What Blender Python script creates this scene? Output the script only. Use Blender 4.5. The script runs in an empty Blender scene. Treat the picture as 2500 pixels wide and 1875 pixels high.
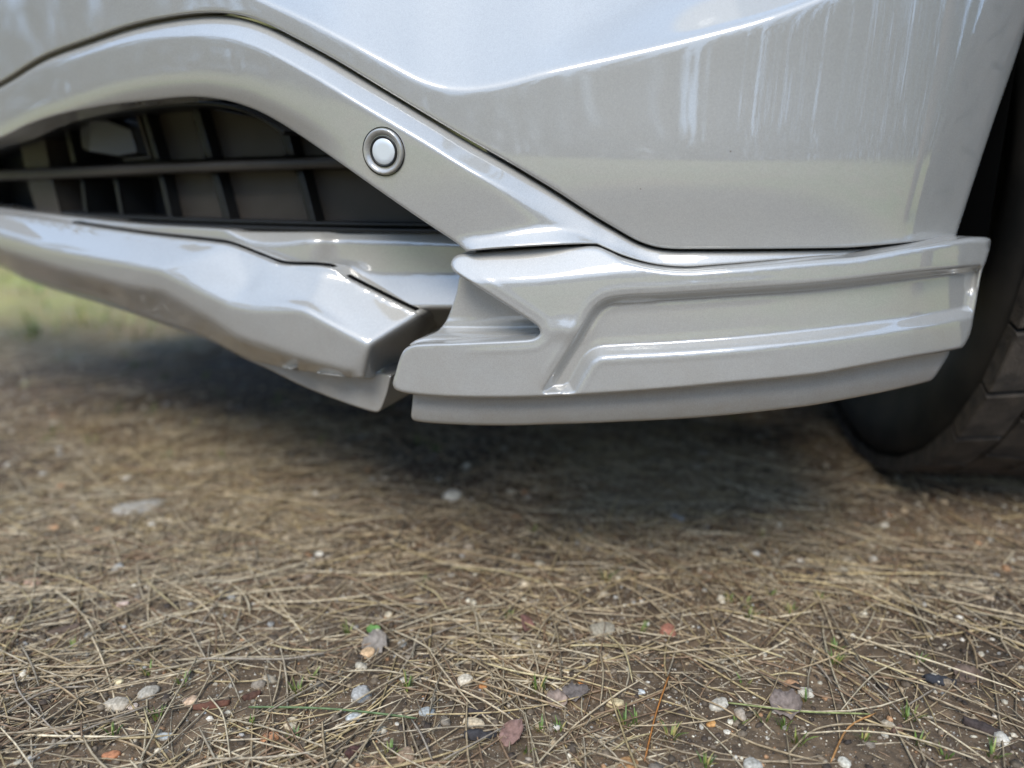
import bpy, bmesh, math, random
import numpy as np
from mathutils import Vector, Matrix, noise
from mathutils.geometry import delaunay_2d_cdt

random.seed(7); rng = np.random.default_rng(7)
SC = bpy.context.scene
COL = SC.collection
R = math.radians

# ------------------------------------------------------------------ camera
CH = 0.38; PITCH = R(15.5); FP = 1850.0
cam_d = bpy.data.cameras.new('camera'); cam = bpy.data.objects.new('camera', cam_d); COL.objects.link(cam)
cam.location = (0, 0, CH); cam.rotation_euler = (R(90) - PITCH, 0, 0)
cam_d.sensor_width = 36; cam_d.lens = 36 * FP / 2500
cam_d.clip_start = 0.02; cam_d.clip_end = 600
cam_d.dof.use_dof = True; cam_d.dof.focus_distance = 0.552; cam_d.dof.aperture_fstop = 2.4
cam_d.dof.aperture_blades = 0
SC.camera = cam

# ------------------------------------------------------------------ light
SUN_EL, SUN_AZ = 48.0, -15.0          # azimuth: degrees to the right of straight behind the camera
w = bpy.data.worlds.new('World'); SC.world = w; w.use_nodes = True
nt = w.node_tree; bg = nt.nodes['Background']
sky = nt.nodes.new('ShaderNodeTexSky'); sky.sky_type = 'NISHITA'; sky.sun_disc = False
sky.sun_elevation = R(SUN_EL); sky.sun_rotation = R(180 - SUN_AZ)
sky.air_density = 1.0; sky.dust_density = .8; sky.ozone_density = 1.0
tc = nt.nodes.new('ShaderNodeTexCoord'); nz = nt.nodes.new('ShaderNodeTexNoise')
nz.inputs['Scale'].default_value = 2.2; nz.inputs['Detail'].default_value = 7; nz.inputs['Roughness'].default_value = .55
mp = nt.nodes.new('ShaderNodeMapping'); mp.inputs['Scale'].default_value = (1, 1, 2.4)
cr = nt.nodes.new('ShaderNodeValToRGB'); cr.color_ramp.elements[0].position = .36; cr.color_ramp.elements[1].position = .66
cr.color_ramp.elements[0].color = (.55, .55, .55, 1); cr.color_ramp.elements[1].color = (.92, .92, .92, 1)
mx = nt.nodes.new('ShaderNodeMix'); mx.data_type = 'RGBA'
mx.inputs[7].default_value = (3.8, 5.7, 8.9, 1)
nt.links.new(tc.outputs['Generated'], mp.inputs['Vector']); nt.links.new(mp.outputs[0], nz.inputs['Vector'])
nt.links.new(nz.outputs['Fac'], cr.inputs['Fac']); nt.links.new(cr.outputs['Color'], mx.inputs[0])
nt.links.new(sky.outputs[0], mx.inputs[6]); nt.links.new(mx.outputs[2], bg.inputs['Color'])
bg.inputs['Strength'].default_value = 0.10
sun_d = bpy.data.lights.new('sun', 'SUN'); sun_d.energy = 1.4; sun_d.angle = R(26); sun_d.color = (1.0, .95, .86)
sun = bpy.data.objects.new('sun', sun_d); COL.objects.link(sun)
sdir = Vector((math.sin(R(SUN_AZ)) * math.cos(R(SUN_EL)), -math.cos(R(SUN_AZ)) * math.cos(R(SUN_EL)), math.sin(R(SUN_EL))))
sun.rotation_euler = sdir.to_track_quat('Z', 'Y').to_euler()
sun.location = sdir * 20
vs = SC.view_settings; vs.view_transform = 'Standard'; vs.look = 'None'; vs.gamma = 1; vs.use_curve_mapping = False
vs.exposure = 1.0

# ------------------------------------------------------------------ helpers
def tag(o, label=None, cat=None, group=None, kind=None):
    if label: o['label'] = label
    if cat: o['category'] = cat
    if group: o['group'] = group
    if kind: o['kind'] = kind
    return o
def empty(name, loc=(0, 0, 0), rot=(0, 0, 0), parent=None):
    o = bpy.data.objects.new(name, None); COL.objects.link(o); o.location = loc; o.rotation_euler = rot
    o.empty_display_size = .05
    if parent: o.parent = parent
    return o
def mesh_obj(name, V, F, mat, parent=None, smooth=True):
    me = bpy.data.meshes.new(name); me.from_pydata([tuple(v) for v in V], [], [tuple(f) for f in F]); me.update()
    if smooth: me.polygons.foreach_set('use_smooth', [True] * len(me.polygons))
    if mat: me.materials.append(mat)
    o = bpy.data.objects.new(name, me); COL.objects.link(o)
    if parent: o.parent = parent
    return o
def big_mesh(name, V, F, nper, mat, cols=None, smooth=False):
    """V (n,3), F (m,nper) arrays -> one object; optional per-vertex colour attribute."""
    me = bpy.data.meshes.new(name); V = np.asarray(V, np.float32); F = np.asarray(F, np.int32)
    me.vertices.add(len(V)); me.vertices.foreach_set('co', V.ravel())
    me.loops.add(F.size); me.loops.foreach_set('vertex_index', F.ravel())
    me.polygons.add(len(F)); me.polygons.foreach_set('loop_start', np.arange(0, F.size, nper, dtype=np.int32))
    me.polygons.foreach_set('loop_total', np.full(len(F), nper, np.int32))
    if smooth: me.polygons.foreach_set('use_smooth', [True] * len(F))
    me.update(calc_edges=True); me.validate()
    if cols is not None:
        a = me.color_attributes.new('Col', 'FLOAT_COLOR', 'POINT')
        c = np.ones((len(V), 4), np.float32); c[:, :3] = cols; a.data.foreach_set('color', c.ravel())
    me.materials.append(mat); o = bpy.data.objects.new(name, me); COL.objects.link(o)
    return o

def material(name, color=(.5, .5, .5), rough=.5, metal=0., coat=0., **k):
    m = bpy.data.materials.new(name); m.use_nodes = True; b = m.node_tree.nodes['Principled BSDF']
    b.inputs['Base Color'].default_value = (*color, 1); b.inputs['Roughness'].default_value = rough
    b.inputs['Metallic'].default_value = metal; b.inputs['Coat Weight'].default_value = coat
    b.inputs['Coat Roughness'].default_value = k.get('coat_rough', .03)
    return m
def N(m, t, **k):
    n = m.node_tree.nodes.new(t)
    for a, v in k.items():
        if a in n.inputs.keys(): n.inputs[a].default_value = v
        else: setattr(n, a, v)
    return n
def L(m, a, b): m.node_tree.links.new(a, b)
def noise_col(m, c1, c2, scale, detail=5, lo=.35, hi=.65, bump=0, bscale=None, dist=.001):
    b = m.node_tree.nodes['Principled BSDF']; t = N(m, 'ShaderNodeTexCoord')
    n = N(m, 'ShaderNodeTexNoise', Scale=scale, Detail=detail); L(m, t.outputs['Object'], n.inputs['Vector'])
    r = N(m, 'ShaderNodeValToRGB'); r.color_ramp.elements[0].position = lo; r.color_ramp.elements[1].position = hi
    r.color_ramp.elements[0].color = (*c1, 1); r.color_ramp.elements[1].color = (*c2, 1)
    L(m, n.outputs['Fac'], r.inputs['Fac']); L(m, r.outputs['Color'], b.inputs['Base Color'])
    if bump:
        n2 = N(m, 'ShaderNodeTexNoise', Scale=bscale or scale * 3, Detail=6); L(m, t.outputs['Object'], n2.inputs['Vector'])
        bu = N(m, 'ShaderNodeBump', Strength=bump, Distance=dist); L(m, n2.outputs['Fac'], bu.inputs['Height'])
        L(m, bu.outputs[0], b.inputs['Normal'])
    return r

# paint: silver metallic flake under a clear coat, with tiny specks of road dirt
def paint_mat():
    m = material('silver_metallic_paint', (.6, .585, .55), .50, .24, 1.0, coat_rough=.008); m.node_tree.nodes['Principled BSDF'].inputs['Coat IOR'].default_value = 2.1
    b = m.node_tree.nodes['Principled BSDF']; t = N(m, 'ShaderNodeTexCoord')
    v = N(m, 'ShaderNodeTexVoronoi', Scale=2600.); L(m, t.outputs['Object'], v.inputs['Vector'])
    r = N(m, 'ShaderNodeValToRGB'); r.color_ramp.elements[0].color = (.37, .355, .325, 1); r.color_ramp.elements[1].color = (.50, .48, .44, 1)
    L(m, v.outputs['Color'], r.inputs['Fac'])
    # specks
    v2 = N(m, 'ShaderNodeTexVoronoi', Scale=38.); L(m, t.outputs['Object'], v2.inputs['Vector'])
    r2 = N(m, 'ShaderNodeValToRGB'); r2.color_ramp.elements[0].position = .018; r2.color_ramp.elements[1].position = .03
    r2.color_ramp.elements[0].color = (1, 1, 1, 1); r2.color_ramp.elements[1].color = (0, 0, 0, 1)
    L(m, v2.outputs['Distance'], r2.inputs['Fac'])
    g = N(m, 'ShaderNodeTexNoise', Scale=9.); L(m, t.outputs['Object'], g.inputs['Vector'])
    gm = N(m, 'ShaderNodeMath', operation='GREATER_THAN'); gm.inputs[1].default_value = .56; L(m, g.outputs['Fac'], gm.inputs[0])
    mu = N(m, 'ShaderNodeMath', operation='MULTIPLY'); L(m, r2.outputs['Color'], mu.inputs[0]); L(m, gm.outputs[0], mu.inputs[1])
    mx = N(m, 'ShaderNodeMix', data_type='RGBA'); L(m, mu.outputs[0], mx.inputs[0]); L(m, r.outputs['Color'], mx.inputs[6])
    mx.inputs[7].default_value = (.16, .13, .10, 1)
    sx = N(m, 'ShaderNodeSeparateXYZ'); L(m, t.outputs['Object'], sx.inputs[0]); mr = N(m, 'ShaderNodeMapRange')
    for k_, v_ in (('From Min', .17), ('From Max', .30), ('To Min', .55), ('To Max', .04)): mr.inputs[k_].default_value = v_
    L(m, sx.outputs['Z'], mr.inputs['Value']); dn_ = N(m, 'ShaderNodeTexNoise', Scale=26., Detail=8., Roughness=.7); L(m, t.outputs['Object'], dn_.inputs['Vector'])
    dr = N(m, 'ShaderNodeMapRange'); dr.inputs['From Min'].default_value = .42; dr.inputs['From Max'].default_value = .75; L(m, dn_.outputs['Fac'], dr.inputs['Value'])
    dm = N(m, 'ShaderNodeMath', operation='MULTIPLY'); L(m, mr.outputs[0], dm.inputs[0]); L(m, dr.outputs[0], dm.inputs[1])
    m2 = N(m, 'ShaderNodeMix', data_type='RGBA'); L(m, dm.outputs[0], m2.inputs[0]); L(m, mx.outputs[2], m2.inputs[6]); m2.inputs[7].default_value = (.33, .28, .21, 1); L(m, m2.outputs[2], b.inputs['Base Color'])
    rr = N(m, 'ShaderNodeMapRange'); rr.inputs['To Min'].default_value = .008; rr.inputs['To Max'].default_value = .35; L(m, dm.outputs[0], rr.inputs['Value']); L(m, rr.outputs[0], b.inputs['Coat Roughness'])
    # orange peel + very light ripple in the clear coat
    n = N(m, 'ShaderNodeTexNoise', Scale=420., Detail=2.); L(m, t.outputs['Object'], n.inputs['Vector'])
    bu = N(m, 'ShaderNodeBump', Strength=.02, Distance=.0004); L(m, n.outputs['Fac'], bu.inputs['Height'])
    L(m, bu.outputs[0], b.inputs['Coat Normal'])
    bv = N(m, 'ShaderNodeBump', Strength=.05, Distance=.0003); L(m, v.outputs['Distance'], bv.inputs['Height']); L(m, bv.outputs[0], b.inputs['Normal'])
    return m
M_PAINT = paint_mat()
M_BLACK = material('black_plastic', (.012, .012, .012), .45)
M_LINER = material('black_felt_liner', (.003, .003, .003), 1.0); M_LINER.node_tree.nodes['Principled BSDF'].inputs['Specular IOR Level'].default_value = .05
M_GRILLE = material('dark_grille_plastic', (.05, .04, .03), .5); noise_col(M_GRILLE, (.042, .034, .026), (.062, .050, .039), 14, bump=.15, bscale=900, dist=.0004)
M_BRACKET = material('grey_plastic', (.12, .125, .135), .45)
M_RUBBER = material('tyre_rubber', (.02, .02, .02), .7); noise_col(M_RUBBER, (.007, .007, .006), (.028, .024, .019), 20, bump=.3, bscale=160)
M_TREAD = material('dusty_tread_rubber', (.1, .09, .08), .9); noise_col(M_TREAD, (.018, .015, .012), (.105, .084, .064), 38, lo=.3, hi=.72, bump=.6, bscale=350, dist=.002)
M_AMBER = material('amber_plastic', (.40, .24, .06), .4)
M_SENSOR = material('sensor_face_paint', (.76, .79, .80), .3, .15, .6)
M_STEEL = material('wheel_alloy', (.3, .3, .3), .35, .8)

# ------------------------------------------------------------------ plan curve of the bumper, y = f(x), smooth
_px = np.array([-2.0, -1.6, -1.2, -.9, -.7, -.5, -.35, -.2, -.1, 0, .08, .15, .21, .27, .33, .38, .42, .47, .7, 1.2])
_py = np.array([1.90, 1.62, 1.315, 1.085, .935, .795, .70, .624, .583, .556, .541, .529, .530, .546, .585, .622, .662, .722, 1.01, 1.65])
def pchip_eval(x, xs, ys):
    h = np.diff(xs); d = np.diff(ys) / h; m = np.zeros_like(ys); m[0] = d[0]; m[-1] = d[-1]
    m[1:-1] = (d[:-1] * h[1:] + d[1:] * h[:-1]) / (h[:-1] + h[1:])
    i = np.clip(np.searchsorted(xs, x) - 1, 0, len(h) - 1); t = (x - xs[i]) / h[i]
    return ((2*t**3 - 3*t**2 + 1) * ys[i] + (t**3 - 2*t**2 + t) * h[i] * m[i] + (-2*t**3 + 3*t**2) * ys[i+1] + (t**3 - t**2) * h[i] * m[i+1])
TX = np.linspace(-1.9, 1.1, 6001); _ty = pchip_eval(TX, _px, _py)
_k = np.exp(-.5 * (np.arange(-150, 151) * .0005 / .022) ** 2); _k /= _k.sum()
TY = np.convolve(np.pad(_ty, 150, mode='reflect', reflect_type='odd'), _k, 'valid')
TS = np.gradient(TY, TX)
def f(x): return np.interp(x, TX, TY)
def fs(x): return np.interp(x, TX, TS)

def rays(P):
    P = np.asarray(P, float); a = (P[:, 0] - 1250) / FP; b = (937.5 - P[:, 1]) / FP
    return np.stack([a, math.cos(PITCH) + b * math.sin(PITCH), -math.sin(PITCH) + b * math.cos(PITCH)], 1)
def lift(P, off, lean=0.):
    """points of the body surface y = f(x) + off seen along the given picture directions (metres, world)"""
    d = rays(P); off = np.broadcast_to(off, (len(d),)); lo = np.full(len(d), .15); hi = np.full(len(d), 2.8)
    for _ in range(40):
        t = .5 * (lo + hi); g = t * d[:, 1] - f(t * d[:, 0]) - off - lean * (t * d[:, 2])
        hi = np.where(g > 0, t, hi); lo = np.where(g > 0, lo, t)
    t = .5 * (lo + hi); return np.stack([t * d[:, 0], t * d[:, 1], CH + t * d[:, 2]], 1)
def inward(X):
    s = fs(X); n = np.stack([-s, np.ones_like(s), np.zeros_like(s)], 1); return n / np.linalg.norm(n, axis=1)[:, None]
def ground_pt(px, py, z=0.):
    d = rays(np.array([[px, py]]))[0]; t = (CH - z) / -d[2]; return Vector((t * d[0], t * d[1], z))

# ---- 2D tools (outline drawing space, 2500 x 1875)
def curve(pts, step=6, closed=True):
    """Catmull-Rom through pts; a third element marks a sharp corner"""
    n = len(pts); out = []; P = [np.array(p[:2], float) for p in pts]; sharp = [len(p) > 2 for p in pts]
    rngi = range(n) if closed else range(n - 1)
    for i in rngi:
        j = (i + 1) % n; p1, p2 = P[i], P[j]
        p0 = 2*p1 - p2 if sharp[i] or (not closed and i == 0) else P[i - 1]
        p3 = 2*p2 - p1 if sharp[j] or (not closed and j == n - 1) else P[(j + 1) % n]
        Ld = np.linalg.norm(p2 - p1); k = max(1, int(round(Ld / step)))
        d1 = (p2 - p0); d2 = (p3 - p1)
        a = Ld / (np.linalg.norm(p1 - p0) + Ld + 1e-9); b = Ld / (np.linalg.norm(p3 - p2) + Ld + 1e-9)
        m1 = d1 * a; m2 = d2 * b
        for q in range(k):
            t = q / k
            out.append((2*t**3-3*t**2+1)*p1 + (t**3-2*t**2+t)*m1 + (-2*t**3+3*t**2)*p2 + (t**3-t**2)*m2)
    if not closed: out.append(P[-1])
    return np.array(out)
def seg_dist(Q, Lp, closed=True):
    A = Lp if closed else Lp[:-1]; B = np.roll(Lp, -1, 0) if closed else Lp[1:]
    res = np.empty(len(Q)); idx = np.empty(len(Q), int); AB = B - A; l2 = (AB ** 2).sum(1) + 1e-12
    for s in range(0, len(Q), 2000):
        q = Q[s:s+2000][:, None, :]; t = np.clip(((q - A) * AB).sum(2) / l2, 0, 1)
        d = np.sqrt(((q - (A + t[..., None] * AB)) ** 2).sum(2)); idx[s:s+2000] = d.argmin(1); res[s:s+2000] = d.min(1)
    return res, idx
def inside(Q, poly):
    x, y = Q[:, 0], Q[:, 1]; r = np.zeros(len(Q), bool); n = len(poly); j = n - 1
    for i in range(n):
        xi, yi = poly[i]; xj, yj = poly[j]
        if yi != yj: r ^= ((yi > y) != (yj > y)) & (x < (xj - xi) * (y - yi) / (yj - yi) + xi)
        j = i
    return r
def sdf(Q, poly):
    d, _ = seg_dist(Q, poly); return np.where(inside(Q, poly), d, -d)
def sstep(x, a, b):
    t = np.clip((x - a) / (b - a), 0, 1); return t * t * t * (t * (6*t - 15) + 10)
def softp(x, w): return .5 * (x + np.sqrt(x * x + w * w))
def lin(pts):
    xs = np.array([p[0] for p in pts], float); ys = np.array([p[1] for p in pts], float)
    if len(xs) > 2: return lambda x: np.where((x < xs[0]) | (x > xs[-1]), np.interp(x, xs, ys) + np.where(x < xs[0], (x-xs[0])*(ys[1]-ys[0])/(xs[1]-xs[0]), 0) + np.where(x > xs[-1], (x-xs[-1])*(ys[-1]-ys[-2])/(xs[-1]-xs[-2]), 0), pchip_eval(np.clip(x, xs[0], xs[-1]), xs, ys))
    return lambda x: np.interp(x, xs, ys)

def panel(name, outline, field, mat, parent, edge_r=6., edge_d=.004, thick=.02, step=7, ostep=5, dense=(), lean=0., smooth_it=0, back=False):
    """solid sheet: dense triangulation of an outline lifted to the body surface, rounded rim, walls going inward"""
    O = curve(outline, ostep); n = len(O)
    er = edge_r if callable(edge_r) else (lambda Q: np.full(len(Q), float(edge_r)))
    ed = edge_d if callable(edge_d) else (lambda Q: np.full(len(Q), float(edge_d)))
    tang = np.roll(O, -1, 0) - np.roll(O, 1, 0); nr = np.stack([-tang[:, 1], tang[:, 0]], 1); nr /= np.linalg.norm(nr, axis=1)[:, None] + 1e-9
    area = .5 * np.sum(O[:, 0] * np.roll(O[:, 1], -1) - np.roll(O[:, 0], -1) * O[:, 1])
    if area < 0: nr = -nr
    rO = er(O); ex = []
    for fr in (.06, .2, .42, .7, 1.05):
        q = O + nr * (rO * fr)[:, None]; d, _ = seg_dist(q, O); ok = inside(q, O) & (d > rO * fr * .93); ex.append(q[ok])
    mn, mxx = O.min(0), O.max(0)
    gx = np.arange(mn[0], mxx[0], step); gy = np.arange(mn[1], mxx[1], step * .87)
    G = np.array([(x + (step * .5 if j % 2 else 0), y) for j, y in enumerate(gy) for x in gx])
    for (dl, dw, ds) in dense:      # finer sampling near feature lines
        hx = np.arange(mn[0], mxx[0], ds); hy = np.arange(mn[1], mxx[1], ds)
        H = np.array([(x + (ds * .5 if j % 2 else 0), y) for j, y in enumerate(hy) for x in hx])
        dd, _ = seg_dist(H, dl, closed=False); H = H[dd < dw]
        dg, _ = seg_dist(G, dl, closed=False); G = np.concatenate([G[dg >= dw + ds * .3], H])
    G = G[inside(G, O)]; d, ii = seg_dist(G, O); G = G[d > np.maximum(rO[ii] * 1.15, step * .4)]
    allp = np.concatenate([O] + ex + [G])
    vs2, es, fc, ov, oe, of = delaunay_2d_cdt([Vector(p) for p in allp], [], [list(range(n))], 1, 1e-4)
    Q = np.array([(v.x, v.y) for v in vs2]); o2n = {}
    for k, lst in enumerate(ov):
        for a in lst: o2n[a] = k
    d, ii = seg_dist(Q, O); r = er(Q); D = ed(Q)
    e = np.where(d < r, D * (1 - np.sqrt(np.clip(1 - (1 - np.clip(d / r, 0, 1)) ** 2, 0, 1))), 0)
    h = field(Q)
    if smooth_it:
        E = np.array(es); deg = np.bincount(E.ravel(), minlength=len(Q)).astype(float)
        for _ in range(smooth_it):
            acc = np.zeros(len(Q)); np.add.at(acc, E[:, 0], h[E[:, 1]]); np.add.at(acc, E[:, 1], h[E[:, 0]])
            h = .4 * h + .6 * acc / np.maximum(deg, 1)
    V = lift(Q, h + e, lean); F = [tuple(t) for t in fc]
    # orient towards the camera (up in picture space is -y)
    a, b, c = (Q[F[0][k]] for k in range(3))
    if (b[0]-a[0])*(c[1]-a[1]) - (b[1]-a[1])*(c[0]-a[0]) > 0: F = [t[::-1] for t in F]
    loop = [o2n[i] for i in range(n)]; nv = len(V); W = V[loop] + inward(V[loop][:, 0]) * thick
    r0 = V[loop] + inward(V[loop][:, 0]) * .0006
    V = np.concatenate([V, r0, W])
    for i in range(n):
        j = (i + 1) % n
        q1 = (loop[i], loop[j], nv + j, nv + i); q2 = (nv + i, nv + j, nv + n + j, nv + n + i)
        if area < 0: q1, q2 = q1[::-1], q2[::-1]
        F += [q1, q2]
    if len(fc) < 20: print('PANEL', name, len(fc), len(Q))
    o = mesh_obj(name, V, F, mat, parent)
    return o
def facet_field(pts, edges=()):
    P = [p[:2] for p in pts]; z = np.array([p[2] for p in pts])
    vs2, es, fc, ov, _, _ = delaunay_2d_cdt([Vector(p) for p in P], list(edges), [], 0, 1e-5)
    zz = np.array([z[l[0]] if l else 0 for l in ov]); A = np.array([(v.x, v.y) for v in vs2])
    def g(Q):
        out = np.full(len(Q), np.nan)
        for t in fc:
            a, b, c = A[t[0]], A[t[1]], A[t[2]]; den = (b[1]-c[1])*(a[0]-c[0]) + (c[0]-b[0])*(a[1]-c[1])
            if abs(den) < 1e-9: continue
            l1 = ((b[1]-c[1])*(Q[:,0]-c[0]) + (c[0]-b[0])*(Q[:,1]-c[1])) / den
            l2 = ((c[1]-a[1])*(Q[:,0]-c[0]) + (a[0]-c[0])*(Q[:,1]-c[1])) / den; l3 = 1-l1-l2
            ok = (l1 > -1e-4) & (l2 > -1e-4) & (l3 > -1e-4) & np.isnan(out)
            out[ok] = (l1*zz[t[0]] + l2*zz[t[1]] + l3*zz[t[2]])[ok]
        bad = np.isnan(out)
        if bad.any():
            dd = ((Q[bad][:, None] - A) ** 2).sum(2); out[bad] = zz[dd.argmin(1)]
        return out
    return g

# ================================================================== THE CAR
car = empty('car', (.30, 1.35, 0)); tag(car, 'silver car whose front bumper corner, grille and lower spoiler fill the upper picture', 'car')
car_parts = []
def carpart(o, label=None):
    o.parent = car; o.matrix_parent_inverse = Matrix.Translation(-Vector(car.location))
    if label: o['label'] = label
    return o
PXM = .00031   # metres per drawing unit on the body

# gap line between upper bumper cover and the arched trim
GAP = [(-420, 440), (-300, 316), (-120, 255), (0, 202), (108, 137), (217, 96), (325, 60), (434, 38), (524, 31), (590, 38), (651, 58), (723, 94), (817, 145), (925, 210),
       (1034, 276), (1142, 340), (1251, 402), (1360, 468), (1440, 520), (1500, 556), (1562, 590), (1616, 605), (1706, 608), (2000, 606), (2098, 603), (2243, 590), (2333, 580)]
# ---- upper bumper cover
yc = lin([(-420, -480), (200, -180), (500, -68), (643, 0), (745, 47), (853, 105), (962, 163), (1034, 199), (1088, 214), (1142, 217), (1215, 207), (1323, 179), (1517, 133), (1734, 80), (1879, 40), (1987, 0), (2100, -50), (2300, -150), (2500, -280)])
def f_cover(Q):
    x, y = Q.T; s = yc(x) - y; wd = 7 + 0 * x
    up = softp(s, wd) * PXM * (.78 + .5 * sstep(x, 900, 650))
    rt = sstep(x, 1180, 1750); band = 55 + 70 * rt
    up += rt * PXM * .75 * (softp(s, 7) - softp(s - band, 30))
    up -= .30 * PXM * softp(s - 320, 120)
    crown = -.0035 * np.exp(-((x - 1700) / 600) ** 2) * np.exp(-((y - 420) / 180) ** 2)
    low = .0 * y
    # side fold near the wheel arch
    fold = softp((x - .30 * (600 - y) * 0 + (y - 600) * .36) - 2190, 25) * PXM * .22
    return up + crown + fold
cover_out = [(p[0], p[1]) for p in GAP[:-1]] + [(2333, 580, 1), (2375, 452), (2423, 307), (2500, 80), (2590, -260), (2690, -620, 1), (-420, -620, 1), (-420, 440, 1)]
cover_out = cover_out[1:-1] + [(-420, 440, 1)] if False else [(-420, 440, 1)] + [(p[0], p[1]) for p in GAP[1:-1]] + [(2333, 580, 1), (2375, 452), (2423, 307), (2500, 80), (2590, -260), (2690, -620, 1), (-420, -620, 1)]
creaseL = np.array([(x, float(yc(np.array([x]))[0])) for x in range(600, 2050, 25)])
carpart(panel('bumper_cover', cover_out, f_cover, M_PAINT, car, edge_r=7, edge_d=.0035, thick=.016, step=10, ostep=6, dense=[(creaseL, 26, 5)], lean=-.03))

# ---- arched trim (silver blade) around the grille
yb = lin([(-420, 480), (-350, 362), (0, 222), (108, 163), (181, 140), (325, 100), (434, 87), (524, 88), (600, 104), (745, 174), (889, 260), (1034, 345), (1142, 412), (1251, 472), (1400, 560), (1470, 610), (1560, 650), (1800, 670)])
ybot = lin([(1100, 582), (1142, 582), (1400, 566), (1460, 590), (1600, 640)])
_gx = [p[0] for p in GAP]; _gy = [p[1] for p in GAP]; ygap = lin(GAP)
def f_trim(Q):
    x, y = Q.T; s = yb(x) - y; wd = 3 + 30 * sstep(x, 1150, 1420)
    k = .80 - .35 * sstep(x, 1100, 1450)
    d = softp(s, wd) * PXM * k
    d += .07 * PXM * softp(-s - 6, 12)
    low = softp(y - ybot(x), 6) * sstep(x, 1090, 1170)
    d -= low * PXM * .75
    d += .55 * PXM * softp(-s - 120, 20) * sstep(x, 900, 700)      # lower lip rolls in above the grille
    near = sstep(ygap(x) - y, -18, 2); d += near * .002
    return d + .0045 - np.clip(yb(x) - ygap(x), 5, 70) * PXM * k
trim_out = [(-420, 446, 1), (-300, 322), (-120, 261), (0, 209), (108, 143), (217, 102), (325, 66), (434, 44), (524, 37), (590, 44), (651, 64), (723, 99), (817, 150), (925, 215), (1034, 281), (1142, 345), (1251, 408), (1360, 474), (1440, 526), (1500, 562),
    (1562, 596), (1616, 610), (1706, 613), (2000, 611), (2098, 608), (2243, 594), (2320, 586, 1), (2260, 594), (2090, 621), (2007, 626), (1822, 642), (1742, 648), (1670, 652), (1598, 645), (1525, 625), (1457, 596, 1), (1417, 596), (1308, 601), (1200, 608), (1139, 614, 1),
    (1114, 593), (1034, 540), (925, 465), (817, 389), (708, 315), (640, 276), (590, 256), (543, 244), (470, 237), (362, 246), (253, 259), (145, 281), (72, 305), (0, 338), (-350, 450), (-420, 560, 1)]
crL = np.array([(x, float(yb(np.array([x]))[0])) for x in range(-100, 1500, 25)])
def er_trim(Q): return np.where(Q[:, 0] > 1900, 3.5, 5.5)
trim = carpart(panel('arched_trim', trim_out, f_trim, M_PAINT, car, edge_r=er_trim, edge_d=.003, thick=.03, step=9, ostep=5, dense=[(crL, 18, 5)]))

# ---- corner spoiler
ytop_w = lin([(950, 640), (1117, 622), (1161, 617), (1200, 614), (1417, 601), (1457, 602), (1525, 631), (1598, 651), (1670, 658), (1742, 654), (1822, 648), (2007, 632), (2090, 626), (2260, 598), (2333, 584), (2369, 579), (2412, 579)])
ybot_w = lin([(960, 950), (1009, 963), (1100, 970), (1200, 972), (1308, 970), (1453, 963), (1634, 950), (1815, 933), (2000, 914), (2062, 903), (2206, 876), (2351, 849)])
REC = curve([(1333, 953, 1), (1380, 876), (1424, 805), (1452, 759), (1478, 738), (1515, 730), (1620, 724), (1743, 716), (2000, 698), (2243, 670), (2389, 655, 1), (2372, 760, 1), (2243, 785), (2000, 818), (1800, 838), (1634, 850), (1500, 857), (1462, 861), (1440, 874), (1420, 904), (1396, 948, 1)], 8)
NOTCH_L = np.array([(1128, 677), (1215, 732), (1287, 779), (1313, 798), (1318, 814), (1303, 825), (1269, 829), (1106, 836)], float)
ymid_w = lin([(1400, 900), (1440, 818), (1750, 780), (2000, 758), (2250, 728), (2400, 708)])
yshoul = lin([(1000, 690), (1100, 688), (1300, 684), (1450, 668), (1530, 662), (1640, 672)])
def f_wing(Q):
    x, y = Q.T; t = (y - ytop_w(x)) / (ybot_w(x) - ytop_w(x)); sd = sdf(Q, REC)
    wr = 7.5 + 6 * sstep(y - ymid_w(x), -12, 12); rec = .0088 * (softp(sd + wr, 3.0) - softp(sd - wr, 2.4)) / (2 * wr); win = sstep(x, 1080, 1240) * sstep(x, 1960, 1780)
    hp = (ybot_w(x) - ytop_w(x)) * PXM
    # face leans back, a bit more towards its top
    lean = hp * .035 * (1 - t)
    # soft swelling next to the recess and round the notch
    sw = win * (-.0004 * sstep(x, 1300, 1345) * np.exp(-((sd + 24) / 5.5) ** 2) - .0002 * np.exp(-((sd - 22) / 6) ** 2))
    nd_, _ = seg_dist(Q, NOTCH_L, closed=False); sw += -.0004 * np.exp(-((nd_ - 25) / 6) ** 2) * win - .0017 * np.exp(-((x - 1378) / 38) ** 2 - ((y - 806) / 23) ** 2)
    top = .55 * PXM * softp(yshoul(x) - y, 7) * sstep(x, 1640, 1500)   # broad sky-facing shoulder at the left
    return -.022 + lean + rec + sw + top
wing_out = [(1161, 617), (1200, 614), (1308, 606), (1417, 601), (1457, 602), (1490, 615), (1525, 631), (1598, 651), (1670, 658), (1742, 654), (1822, 648), (2007, 632), (2090, 626), (2200, 607), (2260, 597), (2333, 583), (2369, 578), (2408, 579), (2420, 586), (2409, 635), (2398, 663), (2390, 705), (2378, 772), (2370, 813), (2356, 842), (2346, 851),
    (2206, 876), (2062, 903), (2000, 914), (1881, 927), (1815, 933), (1634, 950), (1453, 963), (1308, 970), (1200, 972), (1100, 970), (1009, 963), (968, 953), (959, 938), (965, 912), (978, 869), (991, 850), (1016, 840), (1106, 836), (1269, 829), (1303, 825), (1318, 814), (1313, 798), (1287, 779), (1215, 732), (1128, 677), (1106, 660), (1100, 644), (1106, 630), (1120, 621)]
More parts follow.
